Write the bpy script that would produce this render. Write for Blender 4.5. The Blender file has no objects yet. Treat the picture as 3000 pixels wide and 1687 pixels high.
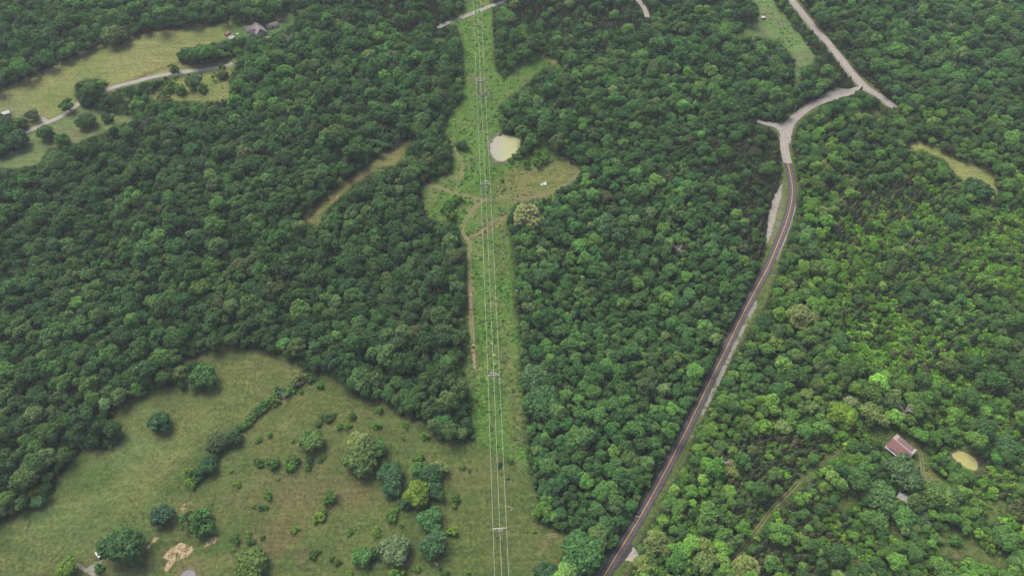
import bpy, math, random
import numpy as np

# ------------------------------------------------------------------ camera, world, sun, exposure
SC = bpy.context.scene
COL = SC.collection
rng = np.random.default_rng(11)
random.seed(5)
FPX, CAMH, PITCH = 1773.0, 450.0, math.radians(53.1)      # focal length in px of a 2576 px wide picture
SP, CP = math.sin(PITCH), math.cos(PITCH)

cam_data = bpy.data.cameras.new('camera')
cam_data.sensor_width = 36.0
cam_data.lens = FPX / 2576.0 * 36.0
cam_data.clip_start = 1.0
cam_data.clip_end = 20000.0
cam = bpy.data.objects.new('camera', cam_data)
cam.location = (0, 0, CAMH)
cam.rotation_euler = (math.pi / 2 - PITCH, 0, 0)
COL.objects.link(cam)
SC.camera = cam

SUN_EL, SUN_AZ = 56.0, -38.0          # degrees; azimuth clockwise from +Y (view direction)
world = bpy.data.worlds.new('World')
SC.world = world
world.use_nodes = True
wn = world.node_tree
wn.nodes.clear()
w_out = wn.nodes.new('ShaderNodeOutputWorld')
w_bg = wn.nodes.new('ShaderNodeBackground')
w_sky = wn.nodes.new('ShaderNodeTexSky')
w_sky.sky_type = 'NISHITA'
w_sky.sun_disc = False
w_sky.sun_elevation = math.radians(SUN_EL)
w_sky.sun_rotation = math.radians(SUN_AZ)
w_sky.air_density = 1.0
w_sky.dust_density = 7.0
w_sky.ozone_density = 0.6
w_bg.inputs['Strength'].default_value = 0.085
wn.links.new(w_sky.outputs[0], w_bg.inputs[0])
wn.links.new(w_bg.outputs[0], w_out.inputs[0])

sun_d = bpy.data.lights.new('sun', 'SUN')
sun_d.energy = 1.25
sun_d.angle = math.radians(34)
sun_d.color = (1.0, 0.96, 0.9)
sun = bpy.data.objects.new('sun', sun_d)
az, el = math.radians(SUN_AZ), math.radians(SUN_EL)
sun.rotation_euler = (math.pi / 2 - el, 0, math.pi - az)
sun.location = (0, 300, 600)
COL.objects.link(sun)

SC.view_settings.view_transform = 'Standard'
SC.view_settings.look = 'None'
SC.view_settings.gamma = 1.0
SC.view_settings.exposure = 1.50
SC.view_settings.use_curve_mapping = False
SC.render.engine = 'CYCLES'
SC.cycles.max_bounces = 6
SC.cycles.diffuse_bounces = 3
SC.cycles.transparent_max_bounces = 8

# ------------------------------------------------------------------ terrain height and pixel <-> ground
FLAT = []                               # (x, y, level, radius): ponds lie level


def base_h(x, y):
    return (1.9 * np.sin(x / 88.0 + 1.0) * np.cos(y / 117.0 + 0.4) + 1.2 * np.sin((x + 0.7 * y) / 61.0)
            + 0.5 * np.sin((x - 1.3 * y) / 33.0 + 2.0))


def hgt(x, y):
    h = base_h(x, y)
    for fx, fy, fl, fr in FLAT:
        d = np.hypot(x - fx, y - fy)
        t = np.clip((d - fr) / (fr * 0.8), 0, 1)
        t = t * t * (3 - 2 * t)
        h = fl * (1 - t) + h * t
    return h


def G(px, py, up=0.0):
    """photo pixel (2576 px wide) -> point `up` metres above the ground"""
    u, v = (px - 1288.0) / FPX, (py - 724.5) / FPX
    dz = SP + v * CP
    z = up
    for _ in range(6):
        t = (CAMH - z) / dz
        X, Y = u * t, t * (CP - v * SP)
        z = float(hgt(X, Y)) + up
    return X, Y, z


def depth_at(X, Y, Z):
    return Y * CP - (Z - CAMH) * SP


def proj(X, Y, Z):
    zz = Z - CAMH
    d = Y * CP - zz * SP
    return 1288.0 + FPX * X / d, 724.5 - FPX * (Y * SP + zz * CP) / d, d


def gl(pts, up=0.0):
    return [G(p[0], p[1], up) for p in pts]


POND_A = [(1240, 352), (1250, 343), (1266, 341), (1286, 343), (1300, 348), (1311, 354), (1309, 366), (1301, 381),
          (1289, 393), (1276, 402), (1264, 407), (1250, 405), (1241, 397), (1236, 388), (1233, 374)]
POND_B = [(2393, 1142), (2402, 1138), (2417, 1135), (2432, 1140), (2442, 1146), (2453, 1153), (2458, 1164), (2457, 1182),
          (2440, 1181), (2424, 1172), (2408, 1160)]
POND_C = [(455, 1449), (458, 1441), (466, 1435), (480, 1433), (491, 1438), (492, 1450), (488, 1462), (460, 1462)]
_f = []
for poly, rad in ((POND_A, 17), (POND_B, 11), (POND_C, 10)):
    w = np.array(gl(poly))
    c = w.mean(0)
    _f.append((c[0], c[1], float(base_h(c[0], c[1])), rad))
FLAT += _f

# ------------------------------------------------------------------ 2-D rasters in photo space (what is open ground, its colour)
RO, RS = 220, 2                                     # margin, px per cell
RW, RH = (2576 + 2 * RO) // RS, (1449 + 2 * RO) // RS
gx = (np.arange(RW) * RS - RO + RS / 2)[None, :].repeat(RH, 0)
gy = (np.arange(RH) * RS - RO + RS / 2)[:, None].repeat(RW, 1)


def vnoise(cell, seed, shape=None, ax=1.0, ay=1.0):
    h, w = shape or (RH, RW)
    r = np.random.default_rng(seed)
    gw, gh = int(w / (cell * ax)) + 3, int(h / (cell * ay)) + 3
    g = r.random((gh, gw))
    xs, ys = np.arange(w) / (cell * ax), np.arange(h) / (cell * ay)
    x0, y0 = xs.astype(int), ys.astype(int)
    fx, fy = xs - x0, ys - y0
    fx, fy = fx * fx * (3 - 2 * fx), fy * fy * (3 - 2 * fy)
    a = g[np.ix_(y0, x0)] * (1 - fx) + g[np.ix_(y0, x0 + 1)] * fx
    b = g[np.ix_(y0 + 1, x0)] * (1 - fx) + g[np.ix_(y0 + 1, x0 + 1)] * fx
    return a * (1 - fy[:, None]) + b * fy[:, None]


def fbm(cell, seed, shape=None):
    return (vnoise(cell, seed, shape) * 0.5 + vnoise(cell / 2.1, seed + 1, shape) * 0.3 + vnoise(cell / 4.3, seed + 2, shape) * 0.2)


def rpoly(poly):
    p = np.array(poly, float)
    m = np.zeros((RH, RW), bool)
    x0, y0 = p.min(0)
    x1, y1 = p.max(0)
    i0, i1 = max(0, int((x0 + RO) / RS) - 1), min(RW, int((x1 + RO) / RS) + 2)
    j0, j1 = max(0, int((y0 + RO) / RS) - 1), min(RH, int((y1 + RO) / RS) + 2)
    X, Y = gx[j0:j1, i0:i1], gy[j0:j1, i0:i1]
    ins = np.zeros(X.shape, bool)
    n = len(p)
    for k in range(n):
        ax, ay = p[k]
        bx, by = p[(k + 1) % n]
        if ay == by:
            continue
        c = ((ay > Y) != (by > Y)) & (X < (bx - ax) * (Y - ay) / (by - ay) + ax)
        ins ^= c
    m[j0:j1, i0:i1] = ins
    return m


def rline(pts, hw):
    d = np.full((RH, RW), 1e9)
    for (ax, ay), (bx, by) in zip(pts[:-1], pts[1:]):
        vx, vy = bx - ax, by - ay
        t = np.clip(((gx - ax) * vx + (gy - ay) * vy) / (vx * vx + vy * vy + 1e-9), 0, 1)
        d = np.minimum(d, np.hypot(gx - ax - t * vx, gy - ay - t * vy))
    return d < hw


def rellipse(cx, cy, rx, ry, ang=0.0):
    a = math.radians(ang)
    X, Y = gx - cx, gy - cy
    u, v = X * math.cos(a) + Y * math.sin(a), -X * math.sin(a) + Y * math.cos(a)
    return np.clip(1.25 - np.hypot(u / rx, v / ry), 0, 1)


HAY = [(-200, 300), (-60, 250), (0, 229), (50, 204), (113, 176), (175, 149), (213, 131), (263, 111), (300, 114), (325, 98), (350, 86),
       (400, 75), (475, 66), (550, 59), (585, 53), (598, 62), (612, 72), (592, 92), (578, 99), (530, 112), (500, 118), (462, 124), (448, 140),
       (450, 161), (500, 162), (550, 152), (590, 140), (598, 147), (585, 173), (550, 172), (475, 182), (425, 190), (375, 200), (338, 211),
       (300, 220), (272, 230), (276, 210), (255, 201), (220, 200), (195, 206), (188, 222), (188, 250), (200, 262), (165, 292), (120, 313), (78, 331),
       (68, 318), (70, 300), (60, 290), (40, 300), (28, 292), (24, 284), (0, 283), (-100, 300)]
LAWN_W = [(78, 331), (120, 313), (163, 293), (200, 264), (250, 278), (300, 292), (338, 298), (325, 308), (288, 315), (262, 333), (212, 352),
          (188, 362), (120, 372), (110, 395), (100, 412), (40, 424), (0, 420), (-60, 430), (-60, 395), (20, 390), (40, 375), (66, 366)]
SHRUBBY_W = [(370, 240), (412, 213), (437, 200), (500, 190), (557, 176), (585, 174), (575, 210), (580, 250), (520, 258), (462, 253), (400, 256)]
HOUSE_LAWN = [(585, 53), (600, 66), (612, 60), (640, 66), (668, 62), (690, 46), (700, 36), (720, 26), (735, 30), (742, 50), (738, 62), (722, 70), (704, 78),
              (676, 96), (664, 98), (652, 92), (620, 92), (600, 96), (578, 99), (590, 80)]
CORR_TOP = [(1166, -120), (1166, 0), (1169, 25), (1128, 50), (1132, 60), (1150, 66), (1160, 90), (1166, 150), (1170, 180), (1162, 250), (1134, 285), (1119, 315),
            (1112, 330), (1130, 345), (1142, 390), (1139, 425), (1120, 440), (1060, 462), (1065, 500), (1070, 545), (1105, 556), (1150, 560), (1160, 590),
            (1171, 625), (1177, 675), (1170, 712), (1177, 740), (1172, 800), (1180, 865), (1167, 900), (1167, 940), (1181, 975), (1185, 1037), (1190, 1087),
            (1200, 1112), (1330, 1180), (1330, 1160), (1322, 1140), (1318, 1062), (1313, 1012), (1308, 950), (1308, 875), (1298, 812), (1292, 760),
            (1290, 700), (1288, 620), (1280, 590), (1272, 560), (1284, 525), (1310, 508), (1380, 500), (1390, 480), (1415, 470), (1450, 448), (1458, 430),
            (1440, 405), (1425, 396), (1385, 386), (1374, 352), (1350, 360), (1345, 376), (1322, 392), (1300, 404), (1288, 408), (1290, 395), (1302, 381), (1311, 360),
            (1308, 350), (1285, 342), (1262, 338), (1252, 300), (1255, 265), (1288, 240), (1303, 230), (1335, 200), (1363, 175), (1408, 162), (1400, 147),
            (1373, 142), (1360, 130), (1313, 155), (1288, 185), (1269, 200), (1246, 175), (1241, 140), (1239, 75), (1238, 15), (1232, 0), (1230, -120)]
BROWN = [(1001, 362), (1044, 343), (1052, 338), (1040, 355), (1026, 364), (1019, 387), (994, 415), (959, 421), (919, 445), (894, 462), (844, 505), (806, 542), (801, 570),
         (769, 558), (764, 545), (819, 497), (869, 457), (931, 410)]
MEADOW = [(-220, 1420), (0, 1317), (62, 1284), (112, 1272), (122, 1248), (150, 1198), (170, 1168), (217, 1123), (250, 1130), (275, 1132), (312, 1098), (310, 1075), (280, 1052),
          (312, 1015), (337, 1000), (370, 983), (425, 972), (475, 982), (510, 988), (542, 958), (537, 932), (500, 910), (467, 905), (512, 887), (575, 876), (644, 878),
          (699, 896), (719, 906), (744, 908), (761, 942), (794, 938), (834, 941), (869, 973), (894, 1001), (929, 1006), (976, 1013), (994, 1038), (1027, 1051),
          (1064, 1058), (1079, 1088), (1101, 1109), (1144, 1115), (1194, 1112), (1330, 1180), (1330, 1191), (1345, 1236), (1352, 1260), (1352, 1310), (1395, 1335),
          (1448, 1336), (1488, 1338), (1463, 1350), (1428, 1361), (1408, 1411), (1400, 1425), (1350, 1436), (1335, 1470), (1330, 1660), (-220, 1660)]
ROADOPEN = [(1440, 1530), (1503, 1441), (1550, 1378), (1573, 1341), (1588, 1311), (1610, 1266), (1645, 1211), (1665, 1173), (1693, 1116), (1710, 1086), (1733, 1032), (1763, 997), (1783, 945),
            (1813, 880), (1848, 805), (1870, 762), (1888, 730), (1915, 670), (1928, 620), (1934, 540), (1950, 490), (1965, 455), (1972, 425), (1967, 400), (1964, 362), (1955, 335), (1940, 322),
            (1928, 317), (1928, 308), (1957, 310), (1980, 290), (2000, 272), (2032, 257), (2067, 247), (2080, 232), (2102, 222), (2145, 224), (2145, 234), (2112, 246), (2092, 250), (2062, 268),
            (2052, 282), (2020, 296), (2007, 317), (1992, 340), (1991, 362), (1996, 407), (2004, 437), (2008, 470), (2004, 502), (2001, 525), (1993, 562), (1982, 600), (1964, 650), (1948, 700),
            (1932, 750), (1913, 787), (1888, 825), (1853, 880), (1826, 930), (1808, 962), (1788, 1007), (1773, 1045), (1755, 1075), (1743, 1101), (1728, 1149), (1711, 1184), (1693, 1206),
            (1668, 1246), (1655, 1286), (1633, 1319), (1615, 1349), (1598, 1374), (1609, 1404), (1592, 1419), (1576, 1441), (1530, 1530)]
STRIP_NE = [(1885, -80), (1890, 0), (1908, 15), (1912, 45), (1876, 64), (1870, 88), (1932, 96), (1966, 106), (1978, 122), (1999, 150), (2001, 190), (1997, 218), (2007, 222), (2015, 170),
            (2042, 162), (2053, 141), (2028, 108), (2014, 87), (1982, 48), (1948, 8), (1930, -80)]
FIELD_E = [(2285, 365), (2295, 357), (2312, 352), (2332, 360), (2370, 380), (2407, 397), (2457, 415), (2492, 430), (2502, 450), (2511, 492), (2490, 506), (2486, 480), (2470, 455), (2440, 462),
           (2425, 455), (2407, 443), (2390, 420), (2380, 402), (2345, 390), (2322, 377), (2300, 381)]
SMALL_OPEN = [
    [(2187, 272), (2203, 270), (2217, 290), (2205, 298), (2196, 288)],
    [(2182, 1062), (2219, 1074), (2242, 1084), (2280, 1092), (2312, 1118), (2338, 1150), (2334, 1172), (2378, 1206), (2372, 1222), (2322, 1226), (2308, 1198), (2302, 1166), (2312, 1140),
     (2262, 1090), (2238, 1098), (2218, 1118), (2212, 1100), (2222, 1086)],
    [(2390, 1126), (2418, 1122), (2450, 1135), (2475, 1160), (2484, 1180), (2468, 1190), (2440, 1184), (2410, 1164), (2388, 1146)],
    [(2102, 1262), (2130, 1248), (2166, 1244), (2150, 1268), (2120, 1284)],
    [(2360, 1336), (2402, 1328), (2440, 1350), (2480, 1380), (2530, 1405), (2532, 1440), (2500, 1425), (2440, 1400), (2390, 1400), (2362, 1390), (2378, 1362)],
    [(2484, 1262), (2520, 1252), (2534, 1275), (2512, 1290), (2500, 1320), (2482, 1300)],
    [(2232, 1318), (2252, 1322), (2266, 1340), (2256, 1346), (2240, 1334)],
    [(2258, 1240), (2268, 1238), (2294, 1258), (2288, 1266), (2266, 1254)],
    [(1410, 84), (1460, 82), (1500, 86), (1498, 90), (1450, 90), (1412, 91)],
    [(2225, 1110), (2242, 1094), (2256, 1094), (2306, 1130), (2308, 1140), (2284, 1160), (2262, 1158), (2226, 1134)],
]
CORR_TOP_LINE = [(1128, 56), (1166, 42), (1200, 28), (1242, 12)]
DRIVE = [(585, 160), (550, 170), (475, 180), (425, 187), (375, 197), (338, 207), (300, 216), (272, 226), (235, 243), (200, 260), (163, 289), (120, 309), (78, 327), (30, 347)]
ROAD = [(1400, 1690), (1455, 1570), (1520, 1448), (1558, 1385), (1600, 1317), (1643, 1241), (1678, 1176), (1711, 1112), (1724, 1087), (1778, 975), (1818, 895), (1863, 802), (1903, 725), (1933, 670), (1957, 612), (1977, 562),
        (1990, 512), (1993, 475), (1989, 445), (1982, 411)]
ROAD2 = [(1982, 411), (1975, 382), (1973, 355), (1977, 325), (1992, 305), (2014, 285), (2044, 264), (2077, 251), (2112, 241), (2150, 228), (2185, 218)]
GRAVEL = [(1962, -60), (1992, 0), (2014, 27), (2044, 65), (2080, 105), (2110, 142), (2130, 167), (2155, 197), (2180, 222), (2208, 240), (2242, 264), (2262, 279)]
SPUR = [(1905, 305), (1932, 313), (1952, 318), (1972, 326)]
TRACK_E = [(2110, 1135), (2097, 1143), (2052, 1176), (2014, 1208), (1977, 1246), (1947, 1276), (1932, 1292), (1908, 1326), (1883, 1361), (1858, 1391), (1838, 1413)]
TRACK_BARN = [(2196, 1068), (2242, 1088), (2277, 1098), (2307, 1123), (2319, 1156), (2322, 1186), (2332, 1214), (2342, 1224)]
TRAILS = [
    ([(1222, 502), (1205, 512), (1188, 530), (1172, 552), (1163, 570), (1163, 582), (1172, 598), (1180, 612), (1182, 660), (1184, 720), (1186, 790), (1190, 860)], 'worn dirt trail curving down the left of the power line', 1.0, 1.9, 4.5),
    ([(1062, 462), (1090, 470), (1120, 478), (1150, 488), (1190, 497), (1222, 503), (1270, 498), (1310, 500), (1370, 490), (1420, 466), (1450, 444), (1455, 432), (1442, 418), (1430, 408)],
     'faint trail crossing the clearing to the dark blind', 0.8, 1.9, 3.5),
    ([(1142, 372), (1155, 392), (1166, 415), (1162, 440), (1150, 462), (1146, 480), (1158, 490)], 'narrow path skirting the round clump of trees', 0.6, 1.6, 3),
    ([(1172, 598), (1200, 590), (1240, 560), (1275, 545), (1300, 532), (1330, 515), (1375, 500)], 'faint trail along the wood edge below the tarp', 0.6, 1.6, 4),
    ([(1350, 1400), (1368, 1378), (1374, 1366), (1366, 1358), (1372, 1350), (1400, 1345)], 'faint cattle path looping in the meadow', 0.45, 1.4, 2)]
ROAD_N = [(1100, 70), (1134, 55), (1180, 38), (1238, 15), (1290, -6)]
ROAD_N2 = [(1600, -30), (1605, 0), (1615, 12), (1623, 26), (1629, 44)]

open_m = np.zeros((RH, RW), bool)
for p in [HAY, LAWN_W, SHRUBBY_W, HOUSE_LAWN, CORR_TOP, BROWN, MEADOW, ROADOPEN, STRIP_NE, FIELD_E] + SMALL_OPEN:
    open_m |= rpoly(p)
open_m |= rline(GRAVEL[:11], 8) | rline([(x + 6, y - 4) for x, y in GRAVEL[:11]], 6)
open_m |= rline(TRACK_E, 8) | rline(ROAD_N, 6) | rline(ROAD_N2, 6)
open_m |= rline(SPUR, 8)
road_m = rline(ROAD, 15) | rline(ROAD2, 12) | rline(GRAVEL[:11], 8) | rline(TRACK_E, 5) | rline(DRIVE, 6) | rline(SPUR, 7)
pond_m = rpoly(POND_A) | rpoly(POND_B) | rpoly(POND_C)
driveway_open = rline(DRIVE[:8], 6) | rline(DRIVE[9:], 6)
open_m |= driveway_open

# ground colour painted per zone (the plants and soil themselves)
paint = np.zeros((RH, RW, 3))
paint[:] = (0.040, 0.046, 0.026)
straw = np.zeros((RH, RW))
warp = (fbm(30, 3) - 0.5)


def lay(mask, colour, amt=1.0, st=None):
    m = mask.astype(float) * amt
    paint[:] = paint * (1 - m[..., None]) + np.array(colour) * m[..., None]
    if st is not None:
        straw[:] = straw * (1 - m) + st * m


def lay_noise(mask, colour, cell, seed, thr=0.5, soft=0.12, amt=1.0):
    n = np.clip((fbm(cell, seed) - thr) / soft + 0.5, 0, 1)
    lay(mask * n, colour, amt)


def blotch(cx, cy, rx, ry, ang, colour, amt=1.0, seed=0):
    e = rellipse(cx, cy, rx, ry, ang)
    n = fbm(9, 500 + seed)
    lay(np.clip((e + (n - 0.5) * 1.1) * 1.6, 0, 1) * (e > 0), colour, amt)


mH, mC, mM = rpoly(HAY), rpoly(CORR_TOP), rpoly(MEADOW)
lay(rpoly([(2100, 520), (2290, 410), (2420, 500), (2780, 520), (2780, 1640), (1700, 1640), (1760, 1150), (1900, 1000), (2120, 900), (2085, 640)]), (0.058, 0.088, 0.030), 1)
lay(mH, (0.200, 0.190, 0.088), 1, 0.25)
lay_noise(mH, (0.158, 0.172, 0.066), 40, 21, 0.5)
lay(mH * rellipse(170, 235, 150, 40, -20), (0.148, 0.165, 0.060), 0.7)
lay(mH * rellipse(430, 130, 130, 16, -14), (0.185, 0.170, 0.075), 0.7)
lay(mH * rellipse(480, 100, 110, 12, -12), (0.120, 0.145, 0.058), 0.6)
lay(mH * rellipse(30, 275, 52, 38, 10), (0.165, 0.165, 0.095), 1)
lay(rline([(452, 163), (400, 176), (340, 198), (305, 212)], 5) | rpoly([(450, 161), (595, 138), (590, 150), (475, 172), (440, 176)]), (0.165, 0.140, 0.078), 0.9, 0.5)
lay(rline([(450, 160), (400, 176), (345, 196)], 1.6), (0.105, 0.080, 0.048), 0.8)
lay(rpoly(LAWN_W), (0.128, 0.155, 0.076), 1, 0.15)
lay(rpoly(LAWN_W) * rellipse(185, 345, 60, 26, 0), (0.150, 0.135, 0.080), 0.8)
lay(rpoly(SHRUBBY_W), (0.158, 0.165, 0.064), 1, 0.3)
lay(rpoly(HOUSE_LAWN), (0.085, 0.135, 0.055), 1, 0.05)
lay(mC, (0.092, 0.152, 0.042), 1, 0.05)
lay_noise(mC, (0.078, 0.135, 0.036), 16, 33, 0.52, 0.1)
lay_noise(mC, (0.115, 0.145, 0.056), 26, 37, 0.60, 0.1)
blotch(1330, 445, 95, 30, -20, (0.155, 0.140, 0.064), 1, 1)
blotch(1405, 435, 60, 34, -10, (0.150, 0.145, 0.062), 1, 2)
blotch(1330, 490, 80, 18, -12, (0.165, 0.145, 0.072), 0.9, 3)
blotch(1230, 575, 60, 13, -35, (0.150, 0.130, 0.068), 0.9, 4)
blotch(1215, 235, 22, 14, 0, (0.130, 0.115, 0.085), 0.9, 5)
blotch(1200, 200, 30, 12, 0, (0.115, 0.110, 0.075), 0.8, 6)
blotch(1262, 640, 14, 60, 0, (0.115, 0.125, 0.060), 0.7, 7)
blotch(1275, 900, 20, 110, 0, (0.120, 0.135, 0.058), 0.9, 8)
blotch(1300, 1060, 20, 80, 0, (0.115, 0.115, 0.056), 0.8, 9)
blotch(1192, 900, 10, 40, 0, (0.150, 0.130, 0.075), 0.9, 10)
blotch(1183, 770, 9, 46, 0, (0.150, 0.130, 0.075), 0.8, 11)
blotch(1390, 155, 16, 8, 30, (0.165, 0.140, 0.080), 0.9, 12)
blotch(1290, 230, 60, 5, -38, (0.135, 0.145, 0.060), 0.6, 13)
lay(rpoly(BROWN), (0.195, 0.162, 0.082), 1, 0.55)
lay_noise(rpoly(BROWN), (0.145, 0.142, 0.060), 14, 41, 0.56)
lay_noise(rpoly(BROWN), (0.200, 0.150, 0.090), 9, 43, 0.60)
lay(mM, (0.094, 0.112, 0.044), 1, 0.3)
lay(mM * rellipse(330, 1180, 330, 190, -35), (0.112, 0.142, 0.060), 0.85)
lay_noise(mM, (0.120, 0.118, 0.052), 34, 51, 0.53, 0.2, 0.8)
lay_noise(mM, (0.072, 0.098, 0.034), 40, 57, 0.52, 0.2, 0.8)
for cx, cy, rx, ry, an, c, a in [
        (640, 930, 90, 40, -25, (0.140, 0.128, 0.058), .8), (560, 1000, 60, 100, 40, (0.115, 0.125, 0.050), .7), (380, 1190, 70, 30, -30, (0.150, 0.128, 0.068), .8),
        (310, 1270, 120, 30, -32, (0.125, 0.135, 0.050), .7), (170, 1340, 160, 50, -25, (0.095, 0.120, 0.050), .6), (830, 1040, 110, 60, 20, (0.108, 0.112, 0.046), .6),
        (760, 1240, 110, 60, 0, (0.140, 0.105, 0.062), .8), (900, 1240, 70, 36, 10, (0.150, 0.108, 0.066), .8), (700, 1340, 60, 40, 0, (0.150, 0.105, 0.065), .8),
        (690, 1380, 30, 16, 0, (0.180, 0.100, 0.080), .8), (760, 1395, 14, 22, 0, (0.175, 0.100, 0.080), .7), (610, 1260, 40, 40, 0, (0.130, 0.105, 0.060), .7),
        (1180, 1200, 60, 40, 0, (0.120, 0.115, 0.050), .8), (1150, 1190, 26, 16, 0, (0.150, 0.130, 0.066), .8), (1220, 1330, 90, 120, 0, (0.088, 0.105, 0.038), .7),
        (540, 1360, 60, 30, -20, (0.078, 0.110, 0.036), .9), (420, 1400, 60, 24, 0, (0.105, 0.088, 0.048), .8), (340, 1430, 60, 16, 0, (0.075, 0.082, 0.046), .7),
        (1320, 1350, 40, 60, 0, (0.105, 0.115, 0.045), .7), (1370, 1360, 30, 12, 20, (0.130, 0.118, 0.056), .8), (460, 1290, 20, 30, 30, (0.150, 0.120, 0.070), .6),
        (420, 1130, 190, 38, -42, (0.130, 0.140, 0.058), .7), (180, 1290, 180, 26, -30, (0.118, 0.140, 0.056), .7),
        (230, 1200, 60, 20, -35, (0.078, 0.115, 0.038), .7), (90, 1300, 70, 16, -22, (0.078, 0.112, 0.042), .7), (960, 1090, 60, 20, 20, (0.080, 0.095, 0.036), .6)]:
    c = tuple(np.array(c) * (0.75 if c[0] > c[1] else 1.0) + np.array((0.105, 0.112, 0.046)) * (0.25 if c[0] > c[1] else 0.0))
    blotch(cx, cy, rx, ry, an, c, a * (0.8 if c[0] > c[1] else 1.0), int(cx * 7 + cy) % 97)
mR = rpoly(ROADOPEN)
lay(mR, (0.105, 0.118, 0.050), 1, 0.25)
lay_noise(mR, (0.078, 0.108, 0.036), 10, 61, 0.5)
blotch(1612, 1392, 10, 14, 0, (0.120, 0.165, 0.030), 1, 61)
blotch(1952, 540, 16, 80, 8, (0.150, 0.140, 0.105), 1, 62)
blotch(2104, 236, 34, 8, -12, (0.280, 0.255, 0.220), 1, 63)
lay(rpoly(STRIP_NE), (0.120, 0.172, 0.074), 1, 0.05)
lay_noise(rpoly(STRIP_NE), (0.130, 0.145, 0.080), 14, 71, 0.55)
lay(rpoly(FIELD_E), (0.205, 0.205, 0.085), 1, 0.05)
for i, p in enumerate(SMALL_OPEN):
    lay(rpoly(p), (0.100, 0.118, 0.044), 1, 0.3)
blotch(2340, 1205, 36, 20, 30, (0.165, 0.150, 0.068), 1, 81)
blotch(2410, 1395, 16, 8, 0, (0.175, 0.120, 0.085), 1, 82)
lay(rline(GRAVEL, 13), (0.120, 0.125, 0.065), 1, 0.2)
lay(rline(TRACK_E, 9), (0.092, 0.118, 0.042), 1, 0.2)
lay(rline(DRIVE, 10) & ~mH, (0.105, 0.125, 0.060), 0.8)
trail_m = np.zeros((RH, RW), bool)
for ln_, _, _, _, hw_ in TRAILS:
    tm_ = rline(ln_, hw_)
    lay(tm_, (0.150, 0.142, 0.074), 0.55, 0.2)
    trail_m |= tm_
for pd in (POND_A, POND_B):
    c = np.mean(np.array(pd), 0)
    big = [((p[0] - c[0]) * 1.22 + c[0], (p[1] - c[1]) * 1.22 + c[1]) for p in pd]
    lay(rpoly(big), (0.075, 0.068, 0.048), 0.9)
blotch(2462, 1150, 22, 16, 40, (0.070, 0.060, 0.045), 1, 83)
blotch(480, 1430, 34, 22, -20, (0.135, 0.112, 0.062), 1, 84)
paint *= np.array([0.585, 0.70, 0.60])
# soften a little
for _ in range(2):
    paint = (paint + np.roll(paint, 1, 0) + np.roll(paint, -1, 0) + np.roll(paint, 1, 1) + np.roll(paint, -1, 1)) / 5


def ridx(px, py):
    i = np.clip(((np.asarray(px) + RO) / RS).astype(int), 0, RW - 1)
    j = np.clip(((np.asarray(py) + RO) / RS).astype(int), 0, RH - 1)
    return j, i


# ------------------------------------------------------------------ materials
def new_mat(name):
    m = bpy.data.materials.new(name)
    m.use_nodes = True
    nt = m.node_tree
    b = nt.nodes['Principled BSDF']
    b.inputs['Specular IOR Level'].default_value = 0.25
    b.inputs['Roughness'].default_value = 0.85
    return m, nt, b


def noise_node(nt, scale, detail=4, rough=0.6, coord='Object'):
    tc = nt.nodes.new('ShaderNodeTexCoord')
    n = nt.nodes.new('ShaderNodeTexNoise')
    n.inputs['Scale'].default_value = scale
    n.inputs['Detail'].default_value = detail
    n.inputs['Roughness'].default_value = rough
    nt.links.new(tc.outputs[coord], n.inputs['Vector'])
    return n


def ramp(nt, fac, stops):
    r = nt.nodes.new('ShaderNodeValToRGB')
    e = r.color_ramp.elements
    while len(e) < len(stops):
        e.new(0.5)
    for k, (p, c) in enumerate(stops):
        e[k].position = p
        e[k].color = (*c, 1) if len(c) == 3 else c
    nt.links.new(fac, r.inputs[0])
    return r


def mix(nt, blend, fac, a, b):
    m = nt.nodes.new('ShaderNodeMix')
    m.data_type = 'RGBA'
    m.blend_type = blend
    for sock, val in ((m.inputs[0], fac), (m.inputs[6], a), (m.inputs[7], b)):
        if hasattr(val, 'default_value') or hasattr(val, 'links'):
            nt.links.new(val, sock)
        elif isinstance(val, (int, float)):
            sock.default_value = val
        else:
            sock.default_value = (*val, 1)
    return m.outputs[2]


def mottled(name, c0, c1, scale=1.5, rough=0.85, bump=0.0, c2=None):
    m, nt, b = new_mat(name)
    n = noise_node(nt, scale)
    st = [(0.3, c0), (0.7, c1)] if c2 is None else [(0.28, c0), (0.55, c1), (0.75, c2)]
    r = ramp(nt, n.outputs[0], st)
    nt.links.new(r.outputs[0], b.inputs['Base Color'])
    b.inputs['Roughness'].default_value = rough
    if bump:
        bp = nt.nodes.new('ShaderNodeBump')
        bp.inputs['Strength'].default_value = bump
        bp.inputs['Distance'].default_value = 0.2
        nt.links.new(n.outputs[0], bp.inputs['Height'])
        nt.links.new(bp.outputs[0], b.inputs['Normal'])
    return m


# ground
M_GROUND, nt, b = new_mat('ground_plants_and_soil')
at = nt.nodes.new('ShaderNodeAttribute')
at.attribute_name = 'gcol'
n1 = noise_node(nt, 0.45, 6, 0.7)
n2 = noise_node(nt, 0.07, 5, 0.65)
n3 = noise_node(nt, 1.6, 3, 0.7)
r1 = ramp(nt, n1.outputs[0], [(0.36, (0.62, 0.66, 0.63)), (0.66, (1.48, 1.40, 1.34))])
r2 = ramp(nt, n2.outputs[0], [(0.3, (0.86, 0.92, 0.88)), (0.7, (1.14, 1.08, 1.1))])
r3 = ramp(nt, n3.outputs[0], [(0.35, (0.72, 0.75, 0.72)), (0.65, (1.3, 1.26, 1.26))])
c = mix(nt, 'MULTIPLY', 1.0, at.outputs['Color'], r1.outputs[0])
c = mix(nt, 'MULTIPLY', 1.0, c, r2.outputs[0])
c = mix(nt, 'MULTIPLY', 1.0, c, r3.outputs[0])
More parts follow.
